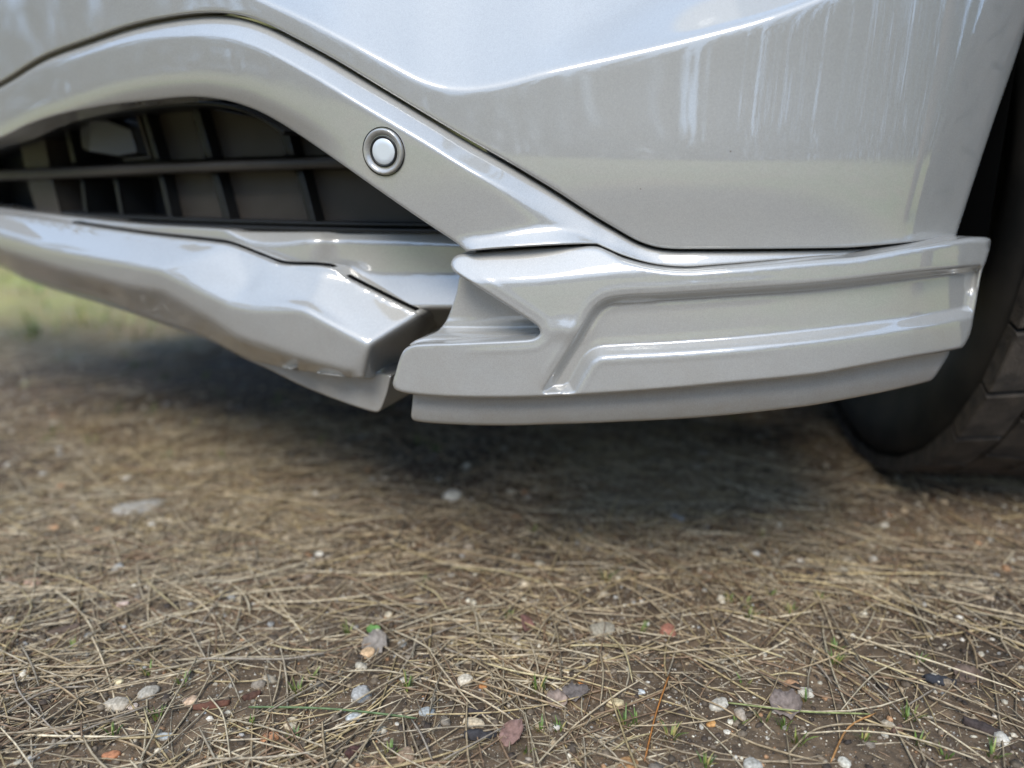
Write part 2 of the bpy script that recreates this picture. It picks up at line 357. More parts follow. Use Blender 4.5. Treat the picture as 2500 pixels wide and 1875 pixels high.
def er_wing(Q):
    x, y = Q.T; top = sstep(y - ytop_w(x), 34, 24); r = 7 + top * (3 + 4 * sstep(x, 1440, 1560))
    return r
def ed_wing(Q):
    x, y = Q.T; top = sstep(y - ytop_w(x), 34, 24); return .004 + top * .005 * sstep(x, 1440, 1560)
wing = carpart(panel('corner_spoiler', wing_out, f_wing, M_PAINT, car, edge_r=er_wing, edge_d=ed_wing, thick=.030, step=7, ostep=4, dense=[(np.vstack([REC, REC[:1]]), 20, 3.4)]))
# recessed notch surface behind the Z shaped cut
def f_notch(Q):
    x, y = Q.T; g = .010 - .015 * sstep(y, 782, 842) + .010 * np.exp(-((y - 800) / 14) ** 2); return g - .0 * x + .00004 * (1318 - x) * sstep(y, 800, 770)
notch_out = [(1126, 668), (1150, 672), (1215, 716), (1300, 772), (1335, 800), (1332, 830), (1300, 842), (1106, 848), (1010, 848), (998, 842, 1), (1016, 830), (1048, 818), (1070, 806), (1086, 788), (1098, 764), (1114, 716)]
carpart(panel('spoiler_notch', notch_out, f_notch, M_PAINT, car, edge_r=4, edge_d=.003, thick=.02, step=6, ostep=4))
# lower lip of the corner spoiler
def f_lip(Q):
    x, y = Q.T; t = (y - ybot_w(x)) / 75.; return -.004 + .006 * t - .003 * np.exp(-((t - .6) / .4) ** 2)
lip_out = [(1010, 945, 1), (1300, 950), (1634, 932), (2000, 895), (2200, 862), (2322, 835, 1), (2318, 863), (2297, 900), (2280, 924), (2268, 932), (2170, 955), (2060, 976), (1953, 994), (1714, 1019), (1489, 1031), (1350, 1036), (1215, 1039), (1070, 1034), (1012, 1027), (1004, 1018), (1006, 990)]
carpart(panel('spoiler_lip', lip_out, f_lip, M_PAINT, car, edge_r=6, edge_d=.004, thick=.05, step=8))

# ---- centre panel below the grille
yl = lin([(-420, 478), (0, 516), (336, 552), (560, 567), (586, 581), (800, 587), (1100, 594), (1160, 596)])
yl2 = lin([(600, 700), (800, 672), (853, 650), (900, 668), (1000, 674), (1150, 676)])
def f_mid(Q):
    x, y = Q.T; d = .054 + softp(yl(x) - y, 3) * PXM * 1.1
    d -= softp(y - yl2(x), 8) * PXM * .6 * sstep(x, 780, 860)
    d += softp(y - 752, 3) * PXM * 6 + .014 * sstep(x, 740, 850)
    return d
mid_out = [(-420, 455, 1), (0, 508), (336, 546), (560, 560), (600, 565), (800, 566), (1085, 567), (1160, 567, 1), (1165, 700), (1125, 790), (1090, 802, 1), (1030, 790), (962, 748), (853, 696), (803, 668), (687, 656), (579, 616), (347, 585), (0, 545), (-420, 490, 1)]
carpart(panel('lower_grille_surround', mid_out, f_mid, M_PAINT, car, edge_r=3, edge_d=.003, thick=.03, step=6, ostep=5))

# ---- centre front spoiler, faceted
T = [(-420, 440), (-300, 487), (0, 519), (180, 545), (347, 570), (542, 593), (579, 604), (640, 628), (687, 644), (803, 652), (853, 680), (962, 735), (1032, 768)]
L1 = [(-420, 470), (-300, 520), (0, 570), (145, 610), (318, 643), (383, 657), (470, 701), (561, 744), (615, 755), (745, 756), (800, 787), (907, 845)]
L2 = [(-420, 500), (-300, 555), (0, 612), (145, 658), (289, 696), (398, 713), (506, 777), (579, 827), (723, 876), (800, 899), (850, 913)]
Bm = [(-420, 520), (-300, 585), (0, 645), (54, 672), (145, 702), (253, 731), (362, 774), (440, 798), (506, 824), (597, 872), (658, 890), (745, 907), (853, 921), (889, 924)]
pts = [(x, y, .030 if x < 760 else (.032 if x < 830 else .035)) for x, y in T] + [(x, y, .0) for x, y in L1] + [(x, y, .004) for x, y in L2] + [(x, y, .040 if x < 700 else (.030 if x < 800 else (.016 if x < 870 else .007))) for x, y in Bm]
nT, n1, n2, nB = len(T), len(L1), len(L2), len(Bm); e = []
for a, n_ in ((0, nT), (nT, n1), (nT + n1, n2), (nT + n1 + n2, nB)): e += [(a + i, a + i + 1) for i in range(n_ - 1)]
ex = [(485, 625, .015), (608, 694, .0155), (612, 716, .009), (757, 735, .010), (662, 661, .0240), (760, 680, .0255), (784, 674, .0275), (1070, 790, .12), (980, 924, .12)]
b0 = len(pts); pts += ex
e += [(b0, b0+1), (b0+1, b0+2), (b0+2, b0+3), (b0+4, b0+5), (b0+5, b0+6), (b0+6, nT+n1-1), (b0+3, nT+n1-1), (nT-1, nT+n1-1), (nT+n1-1, nT+n1+n2-1), (nT+n1-1, nT+n1+n2+nB-1)]
f_sp = facet_field(pts, e)
sp_out = [(-420, 440, 1)] + T[1:-1] + [(1032, 768, 1), (1070, 790, 1), (1000, 880), (975, 924, 1)] + [(889, 924, 1)] + Bm[::-1][1:-1] + [(-420, 520, 1)]
def f_spoiler(Q): return .006 + f_sp(Q)
sp_lines = [np.array(L1, float), np.array([(784, 675), (907, 845)], float), np.array([(383, 657), (485, 625), (608, 694), (757, 735)], float)]
l2f = lin(L2)
carpart(panel('front_spoiler', sp_out, f_spoiler, M_PAINT, car, edge_r=lambda Q: np.where(Q[:, 1] > l2f(Q[:, 0]) + 4, 1.5, 3.2), edge_d=.003, thick=.02, step=5.5, ostep=5, smooth_it=7))
gap_shade_c = curve([(180, 545), (347, 570), (542, 592), (579, 603), (640, 627), (687, 643), (803, 651), (853, 679), (962, 734), (1030, 766)], 12, closed=False)  # black strip along the spoiler's top edge, painting the shade of the gap there
gap_shade_o = [(q[0] - 3, q[1] - 5) for q in gap_shade_c[::2]] + [(q[0] - 2, q[1] + 6) for q in gap_shade_c[::2][::-1]]
carpart(panel('spoiler_gap_shade', gap_shade_o, lambda Q: .0425 + .003 * sstep(Q[:, 0], 700, 900), M_LINER, car, edge_r=2, edge_d=.001, thick=.006, step=5, ostep=5))
lip2_out = [(-420, 520, 1), (-300, 588), (0, 652), (60, 682), (145, 711), (300, 758), (430, 803), (510, 830), (600, 876), (658, 902), (745, 945), (853, 987), (916, 1006), (928, 1003), (944, 966), (957, 915, 1), (889, 905), (745, 888), (600, 850), (506, 802), (362, 752), (145, 684), (0, 630), (-420, 505, 1)]
carpart(panel('front_spoiler_lip', lip2_out, lambda Q: .061 - .020 * sstep(Q[:, 0], 720, 900), M_PAINT, car, edge_r=4, edge_d=.003, thick=.06, step=8))

# ---- grille
grille = empty('grille', (-.3, .8, .38)); carpart(grille)
def gpart(o):
    o.parent = grille; o.matrix_parent_inverse = (Matrix.Translation(-Vector(grille.location))); return o
# note: grille is itself a child of the car; its matrix_world equals its location because the car is unrotated
def quadbar(name, a, b, c, d, off, depth, mat, r=2.5):
    return gpart(panel(name, [(*a, 1), (*b, 1), (*c, 1), (*d, 1)], lambda Q: np.full(len(Q), off), mat, None, edge_r=r, edge_d=.002, thick=depth, step=14, ostep=10))
quadbar('grille_bar', (-500, 418), (95, 411), (480, 396), (900, 381), .070, .03, M_GRILLE)
bpy.data.objects.remove(bpy.data.objects['grille_bar'])
gpart(panel('grille_bar', [(-500, 416, 1), (0, 413), (90, 410), (400, 398), (620, 389), (800, 383), (960, 378, 1), (960, 414, 1), (800, 412), (620, 417), (400, 424), (100, 437), (0, 440), (-500, 444, 1)],
            lambda Q: .066 + .25 * PXM * 0 * Q[:, 0] + .010 * ((Q[:, 1] - 400) / 30) ** 2 * 0, M_GRILLE, None, edge_r=9, edge_d=.008, thick=.03, step=9))
up = [((152, 290), (163, 290), (188, 402), (176, 402)), ((343, 268), (356, 268), (392, 392), (377, 392)), ((468, 262), (486, 262), (522, 388), (502, 388)), ((678, 300), (700, 300), (722, 382), (700, 382)), ((-90, 350), (-80, 350), (-72, 412), (-84, 412))]
dn = [((196, 436), (204, 436), (216, 530), (206, 530)), ((276, 433), (286, 433), (304, 533), (294, 533)), ((386, 424), (398, 424), (424, 536), (410, 536)), ((514, 420), (532, 420), (566, 542), (546, 542)), ((720, 414), (740, 414), (776, 552), (756, 552)), ((-60, 440), (-50, 440), (-44, 510), (-54, 510))]
for q in up + dn: quadbar('grille_slat', *q, .082, .04, M_BLACK)
quadbar('grille_post', (38, 300), (100, 285), (124, 412), (62, 414), .076, .04, M_GRILLE)
quadbar('grille_post', (66, 438), (128, 434), (152, 530), (90, 520), .076, .04, M_GRILLE)
plates = [((354, 262), (470, 262), (504, 390), (390, 392)), ((484, 258), (680, 296), (702, 382), (520, 388)), ((698, 300), (860, 300), (880, 382), (720, 382)),
          ((396, 424), (516, 420), (550, 543), (422, 536)), ((530, 420), (722, 414), (760, 552), (564, 542)), ((738, 414), (1040, 410), (1090, 560), (774, 552))]
for q in plates: quadbar('grille_plate', *q, .098, .01, M_GRILLE)
# lower frame rails of the grille
for yy, oo in ((0, .078), (14, .070)):
    gpart(panel('grille_rail', [(-500, 488+yy, 1), (0, 505+yy), (250, 522+yy), (420, 530+yy), (760, 540+yy), (1120, 546+yy, 1), (1120, 556+yy, 1), (760, 551+yy), (420, 541+yy), (250, 532+yy), (0, 514+yy), (-500, 498+yy, 1)],
            lambda Q, oo=oo: np.full(len(Q), oo), M_BLACK, None, edge_r=3, edge_d=.003, thick=.03, step=8))
gpart(panel('grille_top_rail', [(-500, 470, 1), (0, 345), (145, 290), (253, 268), (362, 254), (470, 247), (560, 256), (640, 286), (700, 320), (690, 330, 1), (620, 284), (540, 262), (470, 257), (362, 266), (253, 280), (145, 304), (0, 362), (-500, 484, 1)],
            lambda Q: np.full(len(Q), .050), M_BLACK, None, edge_r=2.5, edge_d=.003, thick=.04, step=8))
# bracket with its frame
gpart(panel('sensor_bracket', [(198, 296), (206, 289), (262, 291, 1), (322, 314, 1), (340, 374, 1), (290, 383, 1), (214, 368), (200, 358)], lambda Q: .072 + .016 * sstep(Q[:, 0], 222, 208) + .00008 * (Q[:, 0] - 220), M_BRACKET, None, edge_r=6, edge_d=.005, thick=.03, step=6, ostep=4))
for q in (((252, 280), (336, 272), (338, 279), (254, 287)), ((330, 276), (337, 274), (372, 388), (364, 388)), ((300, 386), (368, 380), (370, 388), (302, 394))): quadbar('bracket_frame', *q, .086, .01, M_GRILLE, 1.5)
# radiator backing
carpart(panel('radiator_backing', [(-420, 300, 1), (400, 60, 1), (720, 70, 1), (1300, 400, 1), (1500, 530, 1), (2250, 560, 1), (2300, 690, 1), (1500, 800, 1), (1120, 800, 1), (900, 690, 1), (400, 560, 1), (-420, 500, 1)], lambda Q: .13 - .095 * sstep(Q[:, 0], 1120, 1240), M_BLACK, None, edge_r=3, thick=.01, step=22, ostep=20))

# ---- parking sensor
def ring_mesh(name, prof, mat, parent, loc, rot, seg=64):
    V = []; F = []; n = len(prof)
    for i in range(seg):
        a = 2*math.pi*i/seg
        for r, z in prof: V.append((r*math.cos(a), r*math.sin(a), z))
    for i in range(seg):
        j = (i+1) % seg
        for k in range(n-1): F.append((i*n+k, j*n+k, j*n+k+1, i*n+k+1))
    o = mesh_obj(name, V, F, mat, None); o.matrix_basis = Matrix.Translation(loc) @ rot.to_matrix().to_4x4(); return o
sp = lift(np.array([[937., 370.]]), f_trim(np.array([[937., 370.]])))[0]
p1 = lift(np.array([[917., 370.], [957., 370.], [937., 350.], [937., 390.]]), f_trim(np.array([[917., 370.], [957., 370.], [937., 350.], [937., 390.]])))
nn = Vector(np.cross(p1[1]-p1[0], p1[2]-p1[3])).normalized()
if nn.y > 0: nn = -nn
rot = nn.to_track_quat('Z', 'Y'); r0 = .0160
sens = empty('parking_sensor'); sens.location = Vector(sp)
carpart(sens)
def spart(o):
    mw = o.matrix_basis.copy(); o.parent = sens; o.matrix_parent_inverse = Matrix.Translation(-Vector(sp)); o.matrix_basis = mw; return o
loc = Vector(sp) + nn * .0004
bez = ring_mesh('sensor_bezel', [(r0*1.06, -.004), (r0*1.06, .0002), (r0*1.035, .0004), (r0*1.03, -.0016), (r0*1.0, -.0016), (r0*.995, .0012), (r0*.96, .0021), (r0*.90, .0022), (r0*.80, .0012), (r0*.70, -.0008), (r0*.665, -.0022), (r0*.65, -.004)], M_PAINT, None, loc, rot)
spart(bez)
spart(ring_mesh('sensor_gap_shade', [(r0*1.065, .0000), (r0*1.06, .0005), (r0*1.035, .0005), (r0*1.03, .0000)], M_LINER, None, loc, rot, 72))  # black ring laid on the uncut trim for the shade in its gap
spart(ring_mesh('sensor_seal', [(r0*.69, -.003), (r0*.68, .0003), (r0*.585, .0004), (r0*.57, -.003)], M_BLACK, None, loc, rot))
spart(ring_mesh('sensor_face', [(r0*.575, -.003), (r0*.57, .0000), (r0*.55, .0004), (r0*.3, .0004), (0.00001, .0004)], M_SENSOR, None, loc, rot))

# ---- underbody, liner and body volume behind the bumper
FB = Vector((.62, .785, 0)).normalized()           # car's rearward direction
def extrude_plan(name, xs, off, z0, z1, length, mat, zs=None):
    A = [Vector((x, float(f(x)) + off, 0)) for x in xs]; n = len(A); V = []; F = []
    B = [a + FB * length for a in A]
    for z in (z0, z1): V += [(p.x, p.y, z) for p in A]; V += [(p.x, p.y, z) for p in B]
    for i in range(n-1):
        F.append((i, i+1, n+i+1, n+i)); F.append((2*n+i, 3*n+i, 3*n+i+1, 2*n+i+1)); F.append((i, 2*n+i, 2*n+i+1, i+1)); F.append((n+i, n+i+1, 3*n+i+1, 3*n+i))
    F.append((0, n, 3*n, 2*n)); F.append((n-1, 3*n-1, 4*n-1, 2*n-1))
    return carpart(mesh_obj(name, V, F, mat, None, smooth=False))
extrude_plan('underbody', np.linspace(-.95, .28, 24), .07, .275, .31, .42, M_LINER)
extrude_plan('floor_pan', np.linspace(-.95, .10, 24), .40, .24, .26, 3.3, M_LINER)
extrude_plan('body_shell', np.linspace(-.95, .34, 24), .24, .62, .92, 3.6, M_PAINT)
# wheel arch liner: dark curved sheet just behind the bumper edge
V = []; F = []
edge = [(.405, .655), (.40, .70), (.375, .78), (.36, .90), (.40, 1.10), (.55, 1.35), (.8, 1.5), (1.15, 1.35)]
for z in (.26, .36, .50, .70, .95): V += [(x, y + .0, z) for x, y in edge]
ne = len(edge)
for j in range(4):
    for i in range(ne-1): F.append((j*ne+i, j*ne+i+1, (j+1)*ne+i+1, (j+1)*ne+i))
carpart(mesh_obj('wheel_arch_liner', V, F, M_LINER, None))
V = [(.37, .62, .93), (1.3, 1.2, .93), (1.3, 1.8, .93), (.3, 1.4, .93)]
carpart(mesh_obj('inner_wing', [(x, y, z + dz) for dz in (0, .03) for x, y, z in V], [(0,1,2,3), (7,6,5,4), (0,4,5,1), (1,5,6,2), (2,6,7,3), (3,7,4,0)], M_LINER, None, smooth=False))

V = []; F = []
prof = [(.43, .668, .86), (.50, .74, .90), (.62, .88, .95), (.80, 1.1, .98), (1.2, 1.6, .98)]
for dx, dz in ((0, 0), (0, .35), (-.25, .35)): V += [(x + dx, y, z + dz) for x, y, z in prof]
for j in range(2):
    for i in range(4): F.append((j*5+i, j*5+i+1, j*5+i+6, j*5+i+5))
carpart(mesh_obj('fender', V, F, M_PAINT, None))

# ---- wheel, steered
WR = .36; WF = Vector((-.10, -.995, 0)).normalized(); WA = Vector((.995, -.10, 0)).normalized(); WW = .235
WC = Vector((.490, 1.005, WR - .003)) + WA * (WW / 2)
wheel = empty('wheel'); wheel.location = WC; carpart(wheel)
WM = Matrix((( WF.x, WA.x, 0, WC.x), (WF.y, WA.y, 0, WC.y), (0, 0, 1, WC.z), (0, 0, 0, 1)))   # local x forward, y along axle, z up
def wpart(o, m=None):
    o.parent = wheel; o.matrix_parent_inverse = Matrix.Translation(-WC); o.matrix_basis = WM @ (m or Matrix.Identity(4)); return o
def lathe(prof, seg=96):
    V = []; F = []; n = len(prof)
    for i in range(seg):
        a = 2*math.pi*i/seg
        for y, r in prof: V.append((r*math.cos(a), y, r*math.sin(a)))
    for i in range(seg):
        j = (i+1) % seg
        for k in range(n-1): F.append((i*n+k, i*n+k+1, j*n+k+1, j*n+k))
    return V, F
hw = WW / 2
V, F = lathe([(-hw*.72, .225), (-hw*.95, .255), (-hw*1.06, .295), (-hw*1.04, .325), (-hw*.93, .343), (-hw*.6, .349), (0, .351), (hw*.6, .349), (hw*.93, .343), (hw*1.04, .325), (hw*1.06, .295), (hw*.95, .255), (hw*.72, .225)])
wpart(mesh_obj('tyre', V, F, M_RUBBER, None))
V, F = lathe([(-hw*.70, .228), (-hw*.66, .205), (-hw*.1, .195), (hw*.35, .10), (hw*.40, .0001)], 48); wpart(mesh_obj('rim', V, F, M_STEEL, None))
NB = 30; rows = [(-.0985, .043, .10), (-.0505, .046, -.16), (.0, .048, .12), (.0505, .046, -.16), (.0985, .043, .10)]
def block_mesh(wd, sk, arc):
    V = []; n = 4
    for lvl, (r, sh) in enumerate(((.340, 1.0), (.3570, 1.0), (.3585, .95))):
        for sx, sy in ((-1, -1), (1, -1), (1, 1), (-1, 1)):
            a = (arc * .5 * sh) * sx + sk * sy * .16 * .5; V.append((r*math.cos(a), wd*.5*sh*sy, r*math.sin(a)))
    F = [(8, 9, 10, 11)] + [(l*4+i, l*4+(i+1) % 4, l*4+4+(i+1) % 4, l*4+4+i) for l in (0, 1) for i in range(4)]
    me = bpy.data.meshes.new('tread_block'); me.from_pydata(V, [], F); me.update(); me.materials.append(M_TREAD); return me
for ri, (yy, wd, sk) in enumerate(rows):
    me = block_mesh(wd, sk, 2*math.pi/NB*(.93 if ri in (0, 4) else .94))
    for k in range(NB):
        o = bpy.data.objects.new('tread_block', me); COL.objects.link(o)
        wpart(o, Matrix.Rotation(2*math.pi*(k + .5*(ri % 2) + .07*ri)/NB, 4, 'Y') @ Matrix.Translation((0, yy, 0)))

# ================================================================== GROUND
def gz(x, y):
    """gentle height of the soil"""
    return .006 * noise.noise((x*2.1, y*2.1, 3.1)) + .0035 * noise.noise((x*9, y*9, 1.7)) + .0016 * noise.noise((x*34, y*34, .5))
M_SOIL = material('soil', (.08, .06, .045), .95)
def soil():
    m = M_SOIL; b = m.node_tree.nodes['Principled BSDF']; t = N(m, 'ShaderNodeTexCoord'); P = t.outputs['Object']
    n1 = N(m, 'ShaderNodeTexNoise', Scale=6., Detail=8., Roughness=.65); L(m, P, n1.inputs['Vector'])
    r1 = N(m, 'ShaderNodeValToRGB'); r1.color_ramp.elements[0].color = (.085, .058, .034, 1); r1.color_ramp.elements[1].color = (.24, .165, .098, 1)
    r1.color_ramp.elements[0].position = .35; r1.color_ramp.elements[1].position = .7; L(m, n1.outputs['Fac'], r1.inputs['Fac'])
    n2 = N(m, 'ShaderNodeTexNoise', Scale=90., Detail=8., Roughness=.7); L(m, P, n2.inputs['Vector'])
    r2 = N(m, 'ShaderNodeValToRGB'); r2.color_ramp.elements[0].color = (.35, .35, .35, 1); r2.color_ramp.elements[1].color = (1.5, 1.45, 1.4, 1)
    r2.color_ramp.elements[0].position = .3; r2.color_ramp.elements[1].position = .72; L(m, n2.outputs['Fac'], r2.inputs['Fac'])
    mu = N(m, 'ShaderNodeMix', data_type='RGBA', blend_type='MULTIPLY'); mu.inputs[0].default_value = 1
    L(m, r1.outputs['Color'], mu.inputs[6]); L(m, r2.outputs['Color'], mu.inputs[7])
    v = N(m, 'ShaderNodeTexVoronoi', Scale=420.); L(m, P, v.inputs['Vector'])
    rv = N(m, 'ShaderNodeValToRGB'); rv.color_ramp.elements[0].position = .10; rv.color_ramp.elements[1].position = .2
    rv.color_ramp.elements[0].color = (1, 1, 1, 1); rv.color_ramp.elements[1].color = (0, 0, 0, 1); L(m, v.outputs['Distance'], rv.inputs['Fac'])
    mg = N(m, 'ShaderNodeMath', operation='MULTIPLY'); L(m, rv.outputs['Color'], mg.inputs[0]); L(m, n2.outputs['Fac'], mg.inputs[1])
    mx = N(m, 'ShaderNodeMix', data_type='RGBA'); L(m, mg.outputs[0], mx.inputs[0]); L(m, mu.outputs[2], mx.inputs[6]); mx.inputs[7].default_value = (.50, .44, .36, 1)
    # far away: patches of grass colour
    n3 = N(m, 'ShaderNodeTexNoise', Scale=.9, Detail=6.); L(m, P, n3.inputs['Vector'])
    sx = N(m, 'ShaderNodeSeparateXYZ'); L(m, P, sx.inputs[0]); dd = N(m, 'ShaderNodeVectorMath', operation='LENGTH'); L(m, P, dd.inputs[0])
    mr = N(m, 'ShaderNodeMapRange'); mr.inputs['From Min'].default_value = 1.7; mr.inputs['From Max'].default_value = 2.8; L(m, dd.outputs['Value'], mr.inputs['Value'])
    r3 = N(m, 'ShaderNodeValToRGB'); r3.color_ramp.elements[0].position = .36; r3.color_ramp.elements[1].position = .62
    r3.color_ramp.elements[0].color = (.42, .29, .12, 1); r3.color_ramp.elements[1].color = (.27, .30, .06, 1); L(m, n3.outputs['Fac'], r3.inputs['Fac'])
    m3 = N(m, 'ShaderNodeMix', data_type='RGBA'); L(m, mr.outputs[0], m3.inputs[0]); L(m, mx.outputs[2], m3.inputs[6]); L(m, r3.outputs['Color'], m3.inputs[7])
    L(m, m3.outputs[2], b.inputs['Base Color'])
    bu = N(m, 'ShaderNodeBump', Strength=.9, Distance=.004); L(m, n2.outputs['Fac'], bu.inputs['Height']); L(m, bu.outputs[0], b.inputs['Normal'])
soil()
# one sheet: fine in the middle, coarse to the horizon
def axis(a, b, fine, far):
    v = list(np.arange(a, b + 1e-6, fine)); s = fine; lo, hi = a, b
    while hi < far: s *= 1.35; hi += s; v.append(hi); lo -= s; v.insert(0, lo)
    return np.array(v)
AX = axis(-.9, .9, .007, 250); AY = axis(.35, 1.7, .007, 250); nx, ny = len(AX), len(AY)
V = np.zeros((ny, nx, 3))
for j, y in enumerate(AY):
    for i, x in enumerate(AX):
        fine = abs(x) < 6 and abs(y) < 8
        V[j, i] = (x, y, gz(x, y) if fine else 0)
ii, jj = np.meshgrid(np.arange(nx-1), np.arange(ny-1)); a = (jj*nx + ii).ravel(); F = np.stack([a, a+1, a+nx+1, a+nx], 1)
ground = big_mesh('ground', V.reshape(-1, 3), F, 4, M_SOIL, smooth=True); tag(ground, kind='structure')
def gpos(px, py):
    p = ground_pt(px, py)
    for _ in range(2): p = ground_pt(px, py, gz(p.x, p.y))
    return p

# materials with a colour attribute
def attr_mat(name, rough, bump=.0, bs=500, mul=None, trans=0):
    m = material(name, (.5, .5, .5), rough); b = m.node_tree.nodes['Principled BSDF']
    a = N(m, 'ShaderNodeVertexColor'); a.layer_name = 'Col'
    t = N(m, 'ShaderNodeTexCoord'); n = N(m, 'ShaderNodeTexNoise', Scale=float(bs), Detail=5.); L(m, t.outputs['Object'], n.inputs['Vector'])
    r = N(m, 'ShaderNodeValToRGB'); r.color_ramp.elements[0].color = (.55, .53, .5, 1); r.color_ramp.elements[1].color = (1.3, 1.3, 1.3, 1); r.color_ramp.elements[0].position = .3; r.color_ramp.elements[1].position = .7
    L(m, n.outputs['Fac'], r.inputs['Fac']); mu = N(m, 'ShaderNodeMix', data_type='RGBA', blend_type='MULTIPLY'); mu.inputs[0].default_value = 1
    L(m, a.outputs['Color'], mu.inputs[6]); L(m, r.outputs['Color'], mu.inputs[7]); L(m, mu.outputs[2], b.inputs['Base Color'])
    if bump:
        bu = N(m, 'ShaderNodeBump', Strength=bump, Distance=.0008); L(m, n.outputs['Fac'], bu.inputs['Height']); L(m, bu.outputs[0], b.inputs['Normal'])
    return m
M_NEEDLE = attr_mat('dry_needle', .55, .0, 260)
M_PEB = attr_mat('pebble_stone', .75, .5, 420)
M_GRASS = attr_mat('grass_blade', .5, 0, 200)

TRI_OFF = np.array([(0., 1.), (-.87, -.5), (.87, -.5)])
def tube_verts(P, rad, flat=.7):
    """3-sided tube round the polyline P (n,3); returns verts (n*3,3)"""
    P = np.asarray(P); T_ = np.gradient(P, axis=0); T_ /= np.linalg.norm(T_, axis=1)[:, None] + 1e-9
    S = np.cross(T_, (0, 0, 1)); S /= np.linalg.norm(S, axis=1)[:, None] + 1e-9; U = np.cross(S, T_)
    n = len(P); r = np.full(n, rad); r[-1] *= .25; r[0] *= .75
    out = P[:, None, :] + r[:, None, None] * (TRI_OFF[:, 0][None, :, None] * S[:, None, :] + flat * TRI_OFF[:, 1][None, :, None] * U[:, None, :])
    return out.reshape(-1, 3)
def tube_faces(n, base=0):
    F = []
    for i in range(n-1):
        for k in range(3):
            l = (k+1) % 3; F.append((base+i*3+k, base+i*3+l, base+i*3+3+l, base+i*3+3+k))
    return F
NEEDLE_COLS = np.array([(.47, .36, .22), (.39, .29, .17), (.55, .435, .28), (.34, .26, .165), (.43, .35, .24), (.62, .51, .34), (.28, .18, .105), (.49, .37, .19)])
def scatter_xy(n, y0, y1, margin=1.12, left=0):
    """uniform over the part of the ground the camera can see between two distances"""
    u = rng.random(n); y = np.sqrt(y0*y0 + u*(y1*y1 - y0*y0)); wx = y * .72 * margin + .05
    return (rng.random(n)*2 - 1) * wx, y
def dens(x, y):
    return noise.noise((x*3.2, y*3.2, 9.)) * 1.1 + .60 + .25 * noise.noise((x*11, y*11, 4.))
FRAG = False
def needles(n, y0, y1, seg=6):
    V = []; C = []; cnt = 0; xs, ys = scatter_xy(n, y0, y1)
    for x, y in zip(xs, ys):
        if rng.random() > dens(x, y): continue
        if y < 1.1 and np.hypot(AXY[:, 0]-x, AXY[:, 1]-y).min() < .022 and rng.random() < .8: continue
        # needles lie roughly along drifting directions
        base = 1.6 * noise.noise((x*1.3, y*1.3, 7.7)) + .25; a = base + rng.normal(0, 1.0)
        Ln = rng.choice([rng.uniform(.06, .15), rng.uniform(.015, .06)], p=[.66, .34]); k = rng.normal(0, 3.5) * (1 if Ln > .05 else 2)
        if FRAG: Ln = rng.uniform(.004, .022); a = rng.random() * 6.28
        s = np.linspace(-.5, .5, seg) * Ln; ang = a + k * s; px = x + np.concatenate([[0], np.cumsum(np.cos(ang[1:]) * np.diff(s))]); py = y + np.concatenate([[0], np.cumsum(np.sin(ang[1:]) * np.diff(s))])
        rad_ = rng.uniform(.00065, .0012) if not FRAG else rng.uniform(.0003, .0007)
        lift_ = abs(rng.normal(.0015, .0022)); tilt = rng.normal(0, .05); sag = rng.uniform(-1.0, 1.0)
        z = np.array([gz(p, q) for p, q in zip(px, py)]); zl = z.mean()*.6 + z*.4 + lift_ + tilt*s - sag*(s**2)*.9
        zl = np.maximum(zl, z + .0004 - .0008*(rng.random() < .3)); V.append(tube_verts(np.stack([px, py, zl], 1), rad_)); cnt += 1
        c = NEEDLE_COLS[rng.integers(len(NEEDLE_COLS))] * rng.uniform(.7, 1.25); C.append(np.repeat(c[None], seg*3, 0))
    F = np.concatenate([np.array(tube_faces(seg, i*seg*3)) for i in range(cnt)])
    return np.concatenate(V), F, np.concatenate(C)
# pebbles / grit
def ico(sub):
    bm = bmesh.new(); bmesh.ops.create_icosphere(bm, subdivisions=sub, radius=1); V = np.array([v.co[:] for v in bm.verts]); F = np.array([[v.index for v in f_.verts] for f_ in bm.faces]); bm.free(); return V, F
IV1, IF1 = ico(1); IV2, IF2 = ico(2); IV3, IF3 = ico(3)
STONE_COLS = np.array([(.55, .48, .38), (.62, .57, .48), (.42, .37, .30), (.36, .31, .26), (.66, .63, .58), (.46, .27, .15), (.30, .26, .22), (.50, .40, .28), (.40, .40, .40), (.70, .66, .56)])
def grit(n, y0, y1, smin, smax, IV, IF, power=2.5, cols=STONE_COLS, dark=1.):
    xs, ys = scatter_xy(n, y0, y1); sz = smin + (smax - smin) * rng.random(n) ** power
    ax = rng.random((n, 3)) * [.6, .6, .45] + [.7, .7, .45]; rz = rng.random(n) * 6.28
    V = IV[None] * (1 + .28 * rng.standard_normal((n, len(IV), 1)) * .6) * ax[:, None, :] * sz[:, None, None]
    c, s = np.cos(rz)[:, None], np.sin(rz)[:, None]; X = V[..., 0]*c - V[..., 1]*s; Y = V[..., 0]*s + V[..., 1]*c
    z0 = np.array([gz(a, b) for a, b in zip(xs, ys)]) + sz * rng.uniform(-.1, .35, n)
    P = np.stack([X + xs[:, None], Y + ys[:, None], V[..., 2] + z0[:, None]], 2).reshape(-1, 3)
    F = (IF[None] + (np.arange(n) * len(IV))[:, None, None]).reshape(-1, 3)
    C = np.repeat((cols[rng.integers(len(cols), size=n)] * rng.uniform(.6, 1.15, (n, 1)) * [1.03, .97, .86]), len(IV), 0)
    return P, F, C
OV = np.array([(1,0,0),(-1,0,0),(0,1,0),(0,-1,0),(0,0,1),(0,0,-1)], float); OF = np.array([(0,2,4),(2,1,4),(1,3,4),(3,0,4),(2,0,5),(1,2,5),(3,1,5),(0,3,5)])
